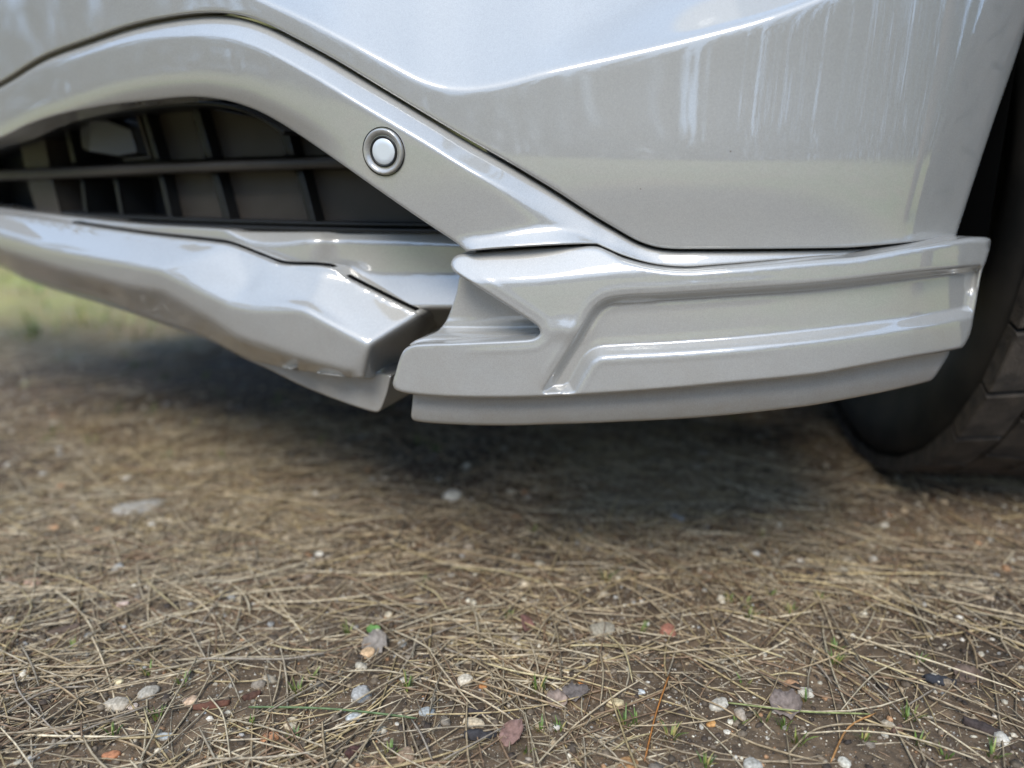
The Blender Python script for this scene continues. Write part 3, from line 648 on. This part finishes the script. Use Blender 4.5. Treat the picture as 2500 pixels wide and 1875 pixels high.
parts = [grit(900, .38, 1.4, .0020, .0058, IV2, IF2, 2.2), grit(9000, .36, 1.5, .0009, .0028, IV1, IF1), grit(600, 1.2, 3, .003, .008, IV1, IF1)]
V = []; F = []; C = []; b = 0
for p, q, c in parts: V.append(p); F.append(q + b); C.append(c); b += len(p)
tag(big_mesh('gravel', np.concatenate(V), np.concatenate(F), 3, M_PEB, np.concatenate(C)), 'small mixed stone chips and gravel pressed into the dark soil', 'gravel', kind='stuff')
SOILC = np.array([(.11, .085, .062), (.16, .125, .09), (.07, .052, .04), (.20, .16, .12)])
p, q, c = grit(42000, .36, 1.25, .0005, .0014, OV, OF); p2, q2, c2 = grit(12000, .36, 1.3, .0012, .0042, IV1, IF1, cols=SOILC)
# the grit is small crumbs of soil and sand
tag(big_mesh('soil_crumbs', np.concatenate([p, p2]), np.concatenate([q, q2 + len(p)]), 3, M_PEB, np.concatenate([c, c2])), 'dark crumbly soil with pale sand grains between the needles', 'soil', kind='stuff')

# grass: far cover as one object
def blades(cx, cy, n, hmin, hmax, spread, cols, wd=.0009, lean=.8, absolute=True):
    V = []; F = []; C = []; b = 0
    for _ in range(n):
        a = rng.random() * 6.28; h = rng.uniform(hmin, hmax); rr = spread * math.sqrt(rng.random()); bx, by = cx + rr*math.cos(a)*.6, cy + rr*math.sin(a)*.6
        ln = rng.uniform(.2, 1) * lean; z0 = gz(bx, by) if absolute else 0
        perp = np.array((-math.sin(a), math.cos(a), 0)); c = cols[rng.integers(len(cols))] * rng.uniform(.8, 1.2)
        for i, t in enumerate((0, .35, .7, 1)):
            p = np.array((bx + math.cos(a)*h*ln*t*t**.5, by + math.sin(a)*h*ln*t*t**.5, z0 + h*t*(1 - .35*ln*t)))
            w_ = wd * (1, .9, .6, .08)[i]; V += [p - perp*w_, p + perp*w_ + np.array((0, 0, w_*.5))]; C += [c, c]
            if i: F.append((b + 2*i - 2, b + 2*i - 1, b + 2*i + 1, b + 2*i))
        b += 8
    return V, F, C
GC = np.array([(.14, .22, .045), (.20, .28, .06), (.10, .17, .035), (.28, .31, .08), (.42, .33, .11)])
V = []; F = []; C = []
for _ in range(620):
    x, y = rng.uniform(-6.5, -.3), rng.uniform(1.7, 7)
    if noise.noise((x*.9, y*.9, 2)) < -.12: continue
    a, q, c = blades(x, y, 9, .02, .06, .12, GC, wd=.0022); F += [tuple(i + len(V) for i in t) for t in q]; V += a; C += c
for _ in range(170):
    x, y = scatter_xy(1, .95, 2.2); x, y = x[0], y[0]
    a, q, c = blades(x, y, 7, .008, .02, .02, GC); F += [tuple(i + len(V) for i in t) for t in q]; V += a; C += c
tag(big_mesh('grass_cover', np.array(V), np.array(F), 4, M_GRASS, np.array(C)), 'thin green and straw grass growing far under and beyond the car', 'grass', kind='stuff')

# ---- singled out pieces on the ground, placed where they lie in the picture
ANCH = []     # (point, phrase)
def attr(me, c):
    a = me.color_attributes.new('Col', 'FLOAT_COLOR', 'POINT'); n = len(me.vertices); A = np.ones((n, 4), np.float32); A[:, :3] = c; a.data.foreach_set('color', A.ravel())
def gscale(px, py):
    d = rays(np.array([[px, py]]))[0]; t = CH / -d[2]; return t / FP
def stone(px, py, wpx, hpx, col, label, name='stone', cat='stone', group='loose stones on the soil', phrase=None, ang=0, rough=.16, seed=None):
    sd = seed or (px * 3.1 + py); s = gscale(px, py); ax = wpx * .5 * s; hh = hpx * .5 * s; az = min(hh * .85, ax * .62); ay = min(max(hh * 1.25, ax * .55), ax * 1.1)
    V = IV3.copy(); out = []
    for v in V:
        n1 = noise.noise(Vector(v) * 1.1 + Vector((sd, 0, 0))); n2 = noise.noise(Vector(v) * 3.2 + Vector((0, sd, 0)))
        k = 1 + rough * 1.7 * n1 + rough * .7 * n2; q = Vector(v) * k
        q.x = max(-.93, min(.93, q.x + .1 * n1)); q.z = max(-.6, min(.82, q.z)); out.append((q.x*ax, q.y*ay, q.z*az))
    p = gpos(px, py + hpx * .25); o = mesh_obj(name, out, IF3, M_PEB); attr(o.data, np.array(col) * [1.04, .98, .88]); o.location = (p.x, p.y, p.z + az*.12); o.rotation_euler = (rng.normal(0, .12), rng.normal(0, .12), R(ang))
    tag(o, label, cat, group); ANCH.append((Vector((p.x, p.y)), phrase or label)); return o
W_, CR, GY, OR_, PK, BR = (.66, .63, .57), (.62, .54, .38), (.38, .37, .36), (.48, .24, .11), (.55, .38, .28), (.32, .22, .15)
stones = [
 (286, 1713, 76, 34, (.46, .41, .34), 'long flat tan and grey stone lying left of the peach stone', 'the long flat tan stone', 8),
 (467, 1707, 42, 26, (.60, .44, .32), 'rounded peach stone just left of the reddish bark strip', 'the rounded peach stone', 0),
 (362, 1687, 56, 34, (.40, .37, .32), 'large dusty grey stone half buried behind the peach stone', 'the half buried grey stone', 20),
 (324, 1723, 26, 20, (.66, .55, .48), 'knobbly pinkish white stone against the end of the long tan stone', 'the knobbly pinkish stone', 0),
 (289, 1662, 26, 18, (.72, .62, .40), 'small cream yellow stone behind the half buried grey stone', 'the small cream yellow stone', 0),
 (401, 1794, 44, 20, (.58, .60, .60), 'smooth white oval pebble near the bottom left', 'the smooth white oval pebble', 5),
 (271, 1841, 46, 22, (.46, .20, .10), 'orange red brick coloured stone at the bottom left edge of the picture', 'the brick coloured stone', 0),
 (74, 1850, 22, 14, (.70, .67, .62), 'small white pebble in the bottom left corner', 'the white pebble in the bottom left corner', 0),
 (658, 1796, 48, 26, (.46, .23, .12), 'flat rust orange stone chip right of the smooth white oval pebble', 'the flat rust orange chip', 15),
 (24, 1510, 32, 22, (.68, .60, .46), 'cream stone at the left edge of the ground', 'the cream stone at the left edge', 0),
 (83, 1420, 48, 26, (.42, .28, .21), 'blurred pinkish brown stone at the far left', 'the pinkish brown stone at far left', 0),
 (300, 1472, 34, 18, (.62, .48, .42), 'pale pink stone lying among needles in the left middle', 'the pale pink stone', 0),
 (503, 1608, 24, 14, (.58, .30, .12), 'small orange stone alone in the left centre', 'the small orange stone', 0),
 (709, 1760, 36, 34, (.58, .50, .37), 'pale rough stone below the end of the green needle', 'the pale rough stone', 0),
 (897, 1590, 40, 30, (.66, .46, .28), 'white stone with an orange side beside the curled grey leaf', 'the white and orange stone', 0),
 (883, 1689, 54, 40, (.40, .40, .40), 'large sparkling grey stone above the green needle', 'the sparkling grey stone', 0),
 (864, 1747, 42, 30, (.52, .55, .57), 'bluish grey stone lying partly beneath the green needle', 'the bluish grey stone', 0),
 (1042, 1734, 42, 24, (.38, .41, .43), 'smooth blue grey oval pebble right of the sparkling grey stone', 'the blue grey oval pebble', 0),
 (948, 1497, 20, 18, (.70, .62, .48), 'small round cream pebble standing proud in the centre left', 'the round cream pebble', 0),
 (977, 1742, 18, 26, (.68, .62, .48), 'narrow upright cream chip left of the blue grey oval pebble', 'the narrow cream chip', 0),
 (1470, 1532, 66, 40, (.36, .33, .27), 'blocky grey and tan stone in the centre of the ground', 'the blocky grey stone', 0),
 (1631, 1532, 42, 38, (.38, .17, .12), 'round brick red stone right of the blocky grey stone', 'the round brick red stone', 0),
 (1136, 1655, 40, 32, (.66, .60, .50), 'crumbly white stone left of the rust coloured chip', 'the crumbly white stone', 0),
 (1179, 1669, 22, 22, (.48, .22, .08), 'small rust coloured chip touching the crumbly white stone', 'the rust coloured chip', 0),
 (1420, 1662, 20, 14, (.60, .26, .08), 'tiny bright orange chip in the centre right', 'the bright orange chip', 0),
 (1501, 1713, 48, 26, (.64, .54, .34), 'pale yellow bent stone right of the dry pinkish leaf', 'the pale yellow bent stone', 0),
 (1157, 1761, 58, 26, (.62, .52, .38), 'long cream stone lying between two dark bark pieces', 'the long cream stone', -12),
 (991, 1836, 46, 40, (.32, .23, .16), 'rounded brown stone near the bottom centre left', 'the rounded brown stone', 0),
 (1530, 1861, 60, 34, (.42, .24, .11), 'orange brown stone cut by the bottom edge of the picture', 'the orange brown stone at the bottom edge', 0),
 (1563, 1687, 26, 14, (.60, .64, .68), 'small bluish white pebble above the pale yellow bent stone', 'the small bluish white pebble', 0),
 (1968, 1687, 44, 28, (.60, .57, .50), 'rough white stone beside the flat orange brown chip', 'the rough white stone', 10),
 (1754, 1716, 50, 32, (.56, .53, .47), 'large rough white and grey stone in the lower right', 'the large rough white stone', 0),
 (1928, 1667, 44, 16, (.50, .30, .18), 'flat orange brown chip left of the rough white stone', 'the flat orange brown chip', 0),
 (2062, 1854, 32, 42, (.64, .62, .55), 'long white pebble at the bottom edge right of centre', 'the long white pebble at the bottom edge', 0),
 (1837, 1861, 48, 34, (.44, .43, .40), 'grey white speckled stone at the bottom edge', 'the speckled stone at the bottom edge', 0),
 (1736, 1765, 26, 16, (.58, .32, .12), 'small orange stone below the large rough white stone', 'the orange stone of the lower right', 0),
 (1776, 1785, 20, 12, (.72, .69, .62), 'tiny white chip right of the small orange stone in the lower right', 'the tiny white chip', 0),
 (2414, 1456, 26, 20, (.46, .37, .27), 'blurred tan pebble at the right behind the needle heap', 'the blurred tan pebble', 0),
 (1105, 1205, 46, 34, (.70, .68, .62), 'white two lobed stone, blurred, in the shade below the spoiler gap', 'the white stone below the spoiler gap', 0),
 (311, 1163, 26, 22, (.66, .65, .62), 'blurred white pebble far left under the car', 'the white pebble far left', 0),
 (339, 1233, 130, 34, (.40, .38, .35), 'long pale grey stone, blurred, left under the spoiler', 'the long pale grey stone', 18),
 (130, 1287, 34, 16, (.52, .30, .16), 'blurred orange stone at the left below the spoiler', 'the blurred orange stone', 0),
 (780, 1349, 24, 16, (.68, .66, .60), 'white pebble, slightly blurred, left of the picture centre', 'the blurred white pebble left of centre', 0),
 (1657, 1262, 44, 18, (.34, .37, .42), 'flat blue grey stone, blurred, in the shade right of centre', 'the flat blue grey stone', 0),
 (2160, 1279, 22, 22, (.66, .63, .56), 'white pebble in the shade in front of the tyre', 'the white pebble in front of the tyre', 0),
 (1843, 1349, 26, 16, (.66, .64, .60), 'white pebble, blurred, midway between tyre and the brick red stone', 'the blurred white pebble right of centre', 0),
]
for px, py, w1, h1, c, lab, ph, ang in stones:
    nm = 'pebble' if 'pebble' in lab else ('stone_chip' if 'chip' in lab else 'stone')
    stone(px, py, w1, h1, c, lab, name=nm, cat=nm.replace('_', ' '), phrase=ph, ang=ang)
# bark
M_BARK = attr_mat('bark_piece', .85, .9, 300)
def bark(px, py, wpx, hpx, col, label, phrase, ang=0, seed=0):
    s = gscale(px, py); ax = wpx*.5*s; ay = max(ax*.32, hpx*.6*s*.6); th = hpx*.28*s; nxn, nyn = 14, 6; V = []; F = []
    for lvl in (1, 0):
        for j in range(nyn+1):
            for i in range(nxn+1):
                u, v = i/nxn*2-1, j/nyn*2-1; wob = noise.noise((u*2.3+seed, v*1.5, seed*1.7))
                taper = (1 - .55*abs(u + .15*wob)**2.4) * (1 + .25*noise.noise((u*4, seed, 2)))
                z = th*(1.1*(1-v*v*.8) + .5*wob + .35*noise.noise((u*6, v*7, seed))) if lvl else th*(.25*(1-v*v))-th*.3
                V.append((ax*u*(1+.08*noise.noise((v*5, seed, 1))), ay*v*taper, z))
    m_ = (nxn+1)*(nyn+1)
    for j in range(nyn):
        for i in range(nxn):
            a = j*(nxn+1)+i; F.append((a, a+1, a+nxn+2, a+nxn+1)); F.append((m_+a+nxn+1, m_+a+nxn+2, m_+a+1, m_+a))
    rim = [i for i in range(nxn+1)] + [(j+1)*(nxn+1)-1 for j in range(1, nyn+1)] + [nyn*(nxn+1)+i for i in range(nxn-1, -1, -1)] + [j*(nxn+1) for j in range(nyn-1, 0, -1)]
    for i in range(len(rim)):
        a, b = rim[i], rim[(i+1) % len(rim)]; F.append((b, a, m_+a, m_+b))
    p = gpos(px, py + hpx*.2); o = mesh_obj('bark_piece', V, F, M_BARK); attr(o.data, col); o.location = (p.x, p.y, p.z + th*.25); o.rotation_euler = (rng.normal(0, .15), rng.normal(0, .12), R(ang))
    tag(o, label, 'bark', 'bark pieces on the soil'); ANCH.append((Vector((p.x, p.y)), phrase))
for i, a in enumerate([
 (517, 1718, 84, 30, (.14, .055, .03), 'reddish brown bark strip right of the peach stone', 'the reddish bark strip', 14),
 (615, 1695, 44, 30, (.11, .05, .03), 'curled dark red bark piece above the flat rust orange chip', 'the curled red bark piece', 40),
 (155, 1535, 74, 24, (.12, .08, .055), 'long dark bark splinter in the left middle', 'the long dark bark splinter', 24),
 (1172, 1790, 82, 42, (.045, .04, .04), 'charred black bark piece below the long cream stone', 'the charred bark piece', 12),
 (1168, 1738, 60, 30, (.06, .045, .04), 'dark lump of bark above the long cream stone', 'the dark bark lump', -8),
 (861, 1832, 40, 44, (.09, .04, .03), 'dark red bark curl at the bottom left of centre', 'the dark red bark curl', 60),
 (2293, 1658, 72, 38, (.035, .035, .04), 'black slate like bark chunk at the right', 'the black bark chunk', -10),
 (2394, 1770, 76, 46, (.06, .042, .035), 'dark brown bark piece in the lower right corner', 'the dark brown bark in the right corner', -35),
 (2188, 1780, 34, 32, (.15, .085, .055), 'small brown bark cup among needles at lower right', 'the brown bark cup', 30)]):
    bark(*a, seed=i*3.3 + 1)
# leaves
def leaf(px, py, wpx, hpx, col, label, phrase, ang=0, tilt=.2, seed=0, green=False):
    s = gscale(px, py); ax = wpx*.5*s; ay = hpx*.9*s; nn_ = 12; V = []; F = []
    for j, th in ((0, .0), (1, .0004)):
        for i in range(nn_+1):
            u = i/nn_*2-1; wdt = ay*(max(0, 1-abs(u)**2.2))**.6*(1+.3*noise.noise((u*5, seed, 3))) + .0002
            for v in (-1, -.45, 0, .45, 1): V.append((ax*u, wdt*v*(1+.25*noise.noise((u*7, v*3+seed, 1))), th + .28*ay*(abs(v)**1.3) + ax*.28*noise.noise((u*1.8+seed, v, 1)) + ax*.22*u*u))
    m_ = (nn_+1)*5
    for i in range(nn_):
        for k in range(4):
            a = i*5+k; F.append((a, a+1, a+6, a+5)); F.append((m_+a+5, m_+a+6, m_+a+1, m_+a))
    for i in range(nn_): F.append((i*5, i*5+5, m_+i*5+5, m_+i*5)); F.append((i*5+9, i*5+4, m_+i*5+4, m_+i*5+9))
    F.append((0, 1, m_+1, m_)) if False else None
    p = gpos(px, py + hpx*.2); o = mesh_obj('green_leaf' if green else 'dry_leaf', V, F, M_BARK if not green else M_GRASS); attr(o.data, col); o.location = (p.x, p.y, p.z + .0025); o.rotation_euler = (tilt, rng.normal(0, .15), R(ang))
    tag(o, label, 'leaf', 'leaves lying among the needles'); ANCH.append((Vector((p.x, p.y)), phrase))
for i, a in enumerate([
 (1284, 1530, 36, 36, (.26, .13, .10), 'reddish brown dry leaf standing nearly upright in the centre', 'the upright reddish leaf', 65, 1.0),
 (1356, 1713, 54, 28, (.30, .22, .17), 'dry pinkish brown leaf lying flat left of the pale yellow bent stone', 'the dry pinkish leaf', 10, .3),
 (1407, 1695, 66, 26, (.16, .13, .11), 'torn dark grey leaf just behind the dry pinkish leaf', 'the torn dark grey leaf', -10, .2),
 (919, 1572, 66, 34, (.26, .22, .18), 'curled grey brown leaf behind the white and orange stone', 'the curled grey leaf', 20, .4),
 (1251, 1792, 52, 38, (.24, .14, .11), 'torn reddish brown leaf right of the charred bark piece', 'the torn reddish leaf', -40, .5),
 (1917, 1722, 76, 44, (.22, .17, .14), 'crumpled brown leaf right of the large rough white stone', 'the crumpled brown leaf', -20, .3),
 (2362, 1651, 64, 28, (.16, .11, .08), 'narrow dark brown leaf beside the black bark chunk', 'the narrow dark leaf', -35, .4)]):
    leaf(*a, seed=i*2.7)
leaf(912, 1543, 34, 16, (.16, .30, .08), 'single bright green leaf beside the curled grey leaf', 'the bright green leaf', 5, .3, 5.5, True)
AXY = np.array([a[0][:] for a in ANCH])
v1, F1, c1 = needles(9500, .36, 1.15); v2, F2, c2 = needles(8500, 1.15, 2.6, 4)
FRAG = True; v3, F3, c3 = needles(26000, .36, 1.1, 3); F2 = np.concatenate([F2, F3 + len(v2)]); v2 = np.concatenate([v2, v3]); c2 = np.concatenate([c2, c3])
o = big_mesh('pine_needle_litter', np.concatenate([v1, v2]), np.concatenate([F1, F2 + len(v1)]), 4, M_NEEDLE, np.concatenate([c1, c2]))
tag(o, 'dense litter of dry tan pine needles spread over the soil', 'pine needles', kind='stuff')

# single needles
def needle(pxs, col, label=None, rad=.0009, name='pine_needle', lift_=.003, cat='pine needle', group='pine needles singled out on top of the litter'):
    C_ = curve([tuple(p) for p in pxs], 18, closed=False); P = np.array([gpos(*p)[:] for p in C_]); P[:, 2] += lift_ + .0025*np.sin(np.linspace(0, 3.14, len(P)))
    c0 = P.mean(0); V = tube_verts(P - c0, rad); n = len(P); F = tube_faces(n) + [(2, 1, 0), (3*n-3, 3*n-2, 3*n-1)]
    o = mesh_obj(name, V, F, M_NEEDLE); attr(o.data, col); o.location = c0; tag(o, label, cat, group); return o, P
needle([(608, 1734), (800, 1745), (1020, 1762)], (.14, .20, .08), 'long green pine needle lying over the bluish grey stone', .0011)
needle([(1635, 1650), (1600, 1760), (1573, 1868)], (.50, .20, .05), 'upright rusty orange stem near the bottom right of centre', .0009, 'orange_stem', cat='stem', group=None)
needle([(2137, 1749), (2069, 1792), (2026, 1872)], (.52, .26, .09), 'curved orange grass stem at the lower right', .0010, 'orange_stem', cat='stem', group=None)
needle([(1776, 1724), (1953, 1752), (2127, 1752)], (.30, .32, .12), 'long yellow green needle right of the large rough white stone', .0009)
A1 = lambda X, Y: (X*.3617, 1275 + Y*.3617); A2 = lambda X, Y: (850 + X*.3617, 1275 + Y*.3617); A3 = lambda X, Y: (1700 + X*.3617, 1275 + Y*.3617)
nd = [[A1(85,1000),A1(150,1200),A1(430,1500)],[A1(-40,985),A1(700,1005),A1(1150,830)],[A1(150,480),A1(220,620),A1(20,920)],[A1(270,1075),A1(440,1170),A1(590,1280)],[A1(1335,940),A1(1210,1190),A1(950,1650)],
 [A1(1340,955),A1(1900,970),A1(2212,910)],[A1(560,400),A1(540,640),A1(700,710)],[A1(960,380),A1(1060,500),A1(1220,630)],[A1(1150,430),A1(1330,490),A1(1490,520)],[A1(1490,510),A1(1850,490),A1(2212,440)],[A1(1560,440),A1(1450,600),A1(1340,750)],
 [A1(1600,430),A1(1850,570),A1(1970,660)],[A1(1830,855),A1(1990,905),A1(2212,895)],[A1(1450,995),A1(1540,1050),A1(1620,1100)],[A1(1410,1200),A1(1510,1350),A1(1560,1640)],[A1(160,1650),A1(500,1480),A1(1000,1260)],[A1(0,1290),A1(400,1130),A1(800,980)],[A1(975,1275),A1(1000,1370),A1(1045,1480)],
 [A1(780,1480),A1(950,1560),A1(1110,1650)],[A1(1680,1490),A1(1900,1560),A1(2212,1620)],[A1(0,1340),A1(330,1180),A1(620,1130)],[A1(0,1100),A1(300,960),A1(640,900)],
 [A2(450,420),A2(600,520),A2(680,620)],[A2(700,200),A2(1000,270),A2(1400,320)],[A2(820,540),A2(870,700),A2(885,820)],[A2(600,850),A2(780,930),A2(930,950)],[A2(890,860),A2(1000,1030),A2(1090,1170)],[A2(920,980),A2(1150,1060),A2(1470,1100)],[A2(830,1090),A2(1100,1190),A2(1460,1280)],
 [A2(1110,1100),A2(1300,1210),A2(1480,1290)],[A2(1400,490),A2(1490,700),A2(1560,880)],[A2(1690,860),A2(1720,1050),A2(1700,1270)],[A2(1740,780),A2(1860,920),A2(1920,1120)],[A2(1880,1250),A2(1700,1340),A2(1520,1430)],[A2(280,750),A2(430,830),A2(590,910)],[A2(430,1370),A2(500,1500),A2(570,1650)],
 [A2(1540,550),A2(1350,680),A2(1250,830)],[A2(1450,850),A2(1650,860),A2(1880,860)],[A2(900,860),A2(1150,1020),A2(1350,1080)],[A2(0,1035),A2(250,1050),A2(430,1065)],[A2(640,1640),A2(880,1530),A2(1180,1350)],[A2(60,1650),A2(110,1560),A2(160,1470)],[A2(2060,1440),A2(1900,1500),A2(1780,1560)],
 [A2(300,760),A2(800,700),A2(1120,685)],[A2(320,750),A2(700,640),A2(1060,580)],[A2(360,910),A2(600,780),A2(850,690)],[A2(40,390),A2(180,510),A2(480,650)],[A2(700,330),A2(1000,370),A2(1320,440)],
 [A3(610,700),A3(750,850),A3(1150,1090)],[A3(1380,960),A3(1200,1060),A3(960,1310)],[A3(770,940),A3(830,1020),A3(915,1115)],[A3(610,1590),A3(800,1430),A3(1150,1400),A3(1550,1440)],[A3(500,1060),A3(600,1060),A3(760,1070)],[A3(60,510),A3(90,650),A3(150,840)],
 [A3(1210,590),A3(1160,720),A3(1060,850)],[A3(1850,330),A3(2000,480),A3(2212,640)],[A3(0,870),A3(200,950),A3(320,1050)],[A3(150,760),A3(380,890),A3(600,950)],[A3(0,1200),A3(150,1280),A3(320,1370)],[A3(700,1460),A3(1100,1460),A3(1500,1520),A3(1900,1640)],[A3(980,960),A3(1200,1150),A3(1390,1320)],
 [A3(1190,1040),A3(1600,1170),A3(2212,1400)],[A3(870,830),A3(1150,960),A3(1560,1110)],[A3(1800,760),A3(1870,900),A3(1900,1150)],[A3(1180,560),A3(1400,640),A3(1640,720)],[A3(1620,1130),A3(1500,1220),A3(1380,1280)],[A3(430,130),A3(700,160),A3(960,180)]]
DIRS = lambda v: ('right of' if v.x > 0 else 'left of') if abs(v.x) > abs(v.y) else ('behind' if v.y > 0 else 'in front of')
used = set(); ncol = ['tan', 'pale tan', 'straw coloured', 'grey brown', 'light brown']
NC = [(.44, .34, .21), (.54, .44, .29), (.56, .45, .24), (.34, .28, .21), (.42, .30, .17)]
def anchor_label(p, head):
    for dist, ph, v in sorted((((Vector((p.x, p.y)) - a).length, ph, Vector((p.x, p.y)) - a) for a, ph in ANCH), key=lambda t: t[0])[:30]:
        s = f'{head} {DIRS(v)} {ph}'
        if s not in used and len(s.split()) <= 16: used.add(s); return s
for i, pts_ in enumerate(nd):
    k = (i * 7 + 3) % 5; o, P = needle(pts_, np.array(NC[k]) * rng.uniform(.9, 1.1), None, rng.uniform(.0008, .0011), lift_=rng.uniform(.002, .005))
    chord = np.linalg.norm(P[-1]-P[0]); ln = np.linalg.norm(np.diff(P, axis=0), axis=1).sum(); shape = 'straight' if chord/ln > .985 else 'bent'; size = 'long' if ln > .1 else 'short'
    o['label'] = anchor_label(Vector(P.mean(0)), f'{size} {shape} {ncol[k]} needle')
# grass tufts
tufts = [(177,1577),(365,1640),(383,1749),(275,1789),(604,1771),(763,1651),(727,1687),(720,1807),(445,1666),(995,1676),(951,1839),(1367,1778),(1320,1778),(1280,1828),(1313,1684),(1526,1770),(1555,1760),(1638,1796),(1241,1503),(1479,1412),(1038,1416),(1566,1535),
 (2040,1582),(2036,1615),(1819,1478),(1780,1460),(1931,1488),(2242,1611),(1798,1767),(1866,1756),(1913,1770),(2217,1752),(2242,1810),(2311,1846),(1722,1865),(1946,1807),(2109,1803),(1968,1705),(2423,1839),(1819,1669),(850,1540),(1880,1450),(2000,1460),(1860,1310),(1300,1290),(1830,1500)]
for px, py in tufts:
    big = rng.random() < .45; p = gpos(px, py + 6); nb = 12 if big else 7
    V, F, C = blades(0, 0, nb + 2, .006, .015 if big else .010, .007, GC * .9, wd=.0007, absolute=False)
    o = big_mesh('grass_tuft', np.array(V), np.array(F), 4, M_GRASS, np.array(C)); o.location = p
    tag(o, anchor_label(p, ('small bright green grass tuft' if big else 'tiny sparse grass tuft')), 'grass tuft', 'grass tufts growing through the needles')

# ================================================================== FOREST seen in the paint
M_TRUNK = material('pine_trunk_bark', (.13, .09, .07), .9); noise_col(M_TRUNK, (.09, .065, .05), (.26, .16, .10), 5, bump=.5, bscale=20, dist=.03)
M_CROWN = attr_mat('conifer_foliage', .8, 0, 3)
def crown_mesh(h, base, rad, n=900, seed=0, col=(.045, .065, .03)):
    r_ = np.random.default_rng(seed); V = np.zeros((n*3, 3)); C = np.zeros((n*3, 3))
    t = r_.random(n) ** .8; z = base + (h-base) * t; az = r_.random(n) * 6.283; tier = 1 + .35*np.sin(z*5 + az*2)
    rr = rad * (1-t*.95) ** .8 * tier * np.sqrt(r_.random(n)) ; cx, cy = rr*np.cos(az), rr*np.sin(az); s = r_.uniform(.18, .42, n)
    for k in range(3):
        a = r_.random(n)*6.283; V[k::3] = np.stack([cx + s*np.cos(a), cy + s*np.sin(a), z + s*(r_.random(n)-.7)*.9], 1)
    C[:] = np.repeat(np.array(col)[None] * r_.uniform(.5, 1.7, (n, 1)), 3, 0); return V, np.arange(n*3).reshape(-1, 3), C
def tree_proto(kind, h, base, rad, tr, seed, col):
    root = empty('pine_tree' if kind == 'pine' else 'birch_tree'); V, F = [], []
    for i in range(9):
        z = h*.97*i/8; rr = tr*(1 - .85*i/8); ox, oy = .12*math.sin(i*.9+seed), .1*math.cos(i*.7+seed)
        for k in range(8): V.append((ox + rr*math.cos(k*.785), oy + rr*math.sin(k*.785), z))
        if i:
            for k in range(8): F.append(((i-1)*8+k, (i-1)*8+(k+1) % 8, i*8+(k+1) % 8, i*8+k))
    mesh_obj('trunk', V, F, M_TRUNK if kind == 'pine' else M_BIRCH, root)
    v, q, c = crown_mesh(h, base, rad, 1100 if kind == 'pine' else 500, seed, col); cr_ = big_mesh('crown', v, q, 3, M_CROWN, c); cr_.parent = root; return root
M_BIRCH = material('birch_bark', (.6, .58, .54), .8); noise_col(M_BIRCH, (.15, .13, .12), (.62, .60, .56), 3)
protos = [tree_proto('pine', 13, 3.5, 2.1, .17, 1, (.05, .07, .03)), tree_proto('pine', 10, 1.0, 1.9, .14, 2, (.04, .065, .028)), tree_proto('pine', 15, 7.0, 2.4, .20, 3, (.06, .075, .035)), tree_proto('birch', 9, 3.0, 1.5, .09, 4, (.22, .15, .06))]
tl = []
for k in range(150):
    off = rng.uniform(-115, 115); a = R(-90 + off)
    d = rng.uniform(34, 66) if -38 < off < 40 else (rng.uniform(20, 48) if off < 0 else rng.uniform(24, 62))
    tl.append((d*math.cos(a), d*math.sin(a), rng.choice([0, 1, 1, 2, 0, 3]), rng.uniform(.75, 1.12)))
tl.append((3.3, .52, 2, .8))  # lone unseen pine, added close by to mirror a dark band in the cover
for i, (x, y, k, s) in enumerate(tl):
    src = protos[k]; first = not src.get('placed')
    if first: r_ = src; src['placed'] = 1
    else:
        r_ = src.copy(); COL.objects.link(r_)
        for ch in src.children: c_ = ch.copy(); COL.objects.link(c_); c_.parent = r_
    r_.location = (x, y, 0); r_.rotation_euler = (0, 0, rng.uniform(0, 6.28)); r_.scale = (s, s, s)
    tag(r_, ('birch with pale trunk and rusty leaves' if k == 3 else 'dark conifer of the forest edge') + ' mirrored faintly in the silver paint', 'tree', 'birches mirrored in the paint' if k == 3 else 'conifers mirrored in the paint')
V = []; C = []
for k in range(30000):
    a = R(-90 + rng.uniform(-135, 135)); d = rng.uniform(58, 84); hh = 9.5 + 4.5*noise.noise((math.cos(a)*6, math.sin(a)*6, 1)) + 7.5*noise.noise((math.cos(a)*48, math.sin(a)*48, 4))
    z = hh * rng.random(); s_ = rng.uniform(.4, 1.1); x, y = d*math.cos(a), d*math.sin(a); c = np.array((.05, .06, .032)) * rng.uniform(.5, 1.7) if rng.random() < .7 else np.array((.13, .09, .05)) * rng.uniform(.5, 1.4)
    for q in range(3): V.append((x + rng.normal(0, s_*.5), y + rng.normal(0, s_*.5), z + rng.normal(0, s_))); C.append(c)
tag(big_mesh('far_woodland', np.array(V), np.arange(len(V)).reshape(-1, 3), 3, M_CROWN, np.array(C)), 'dim brown and green woodland closing the view far behind the photographer', 'woodland', kind='stuff')
for p_ in bpy.data.objects:
    if 'placed' in p_.keys(): del p_['placed']
bpy.context.view_layer.update()
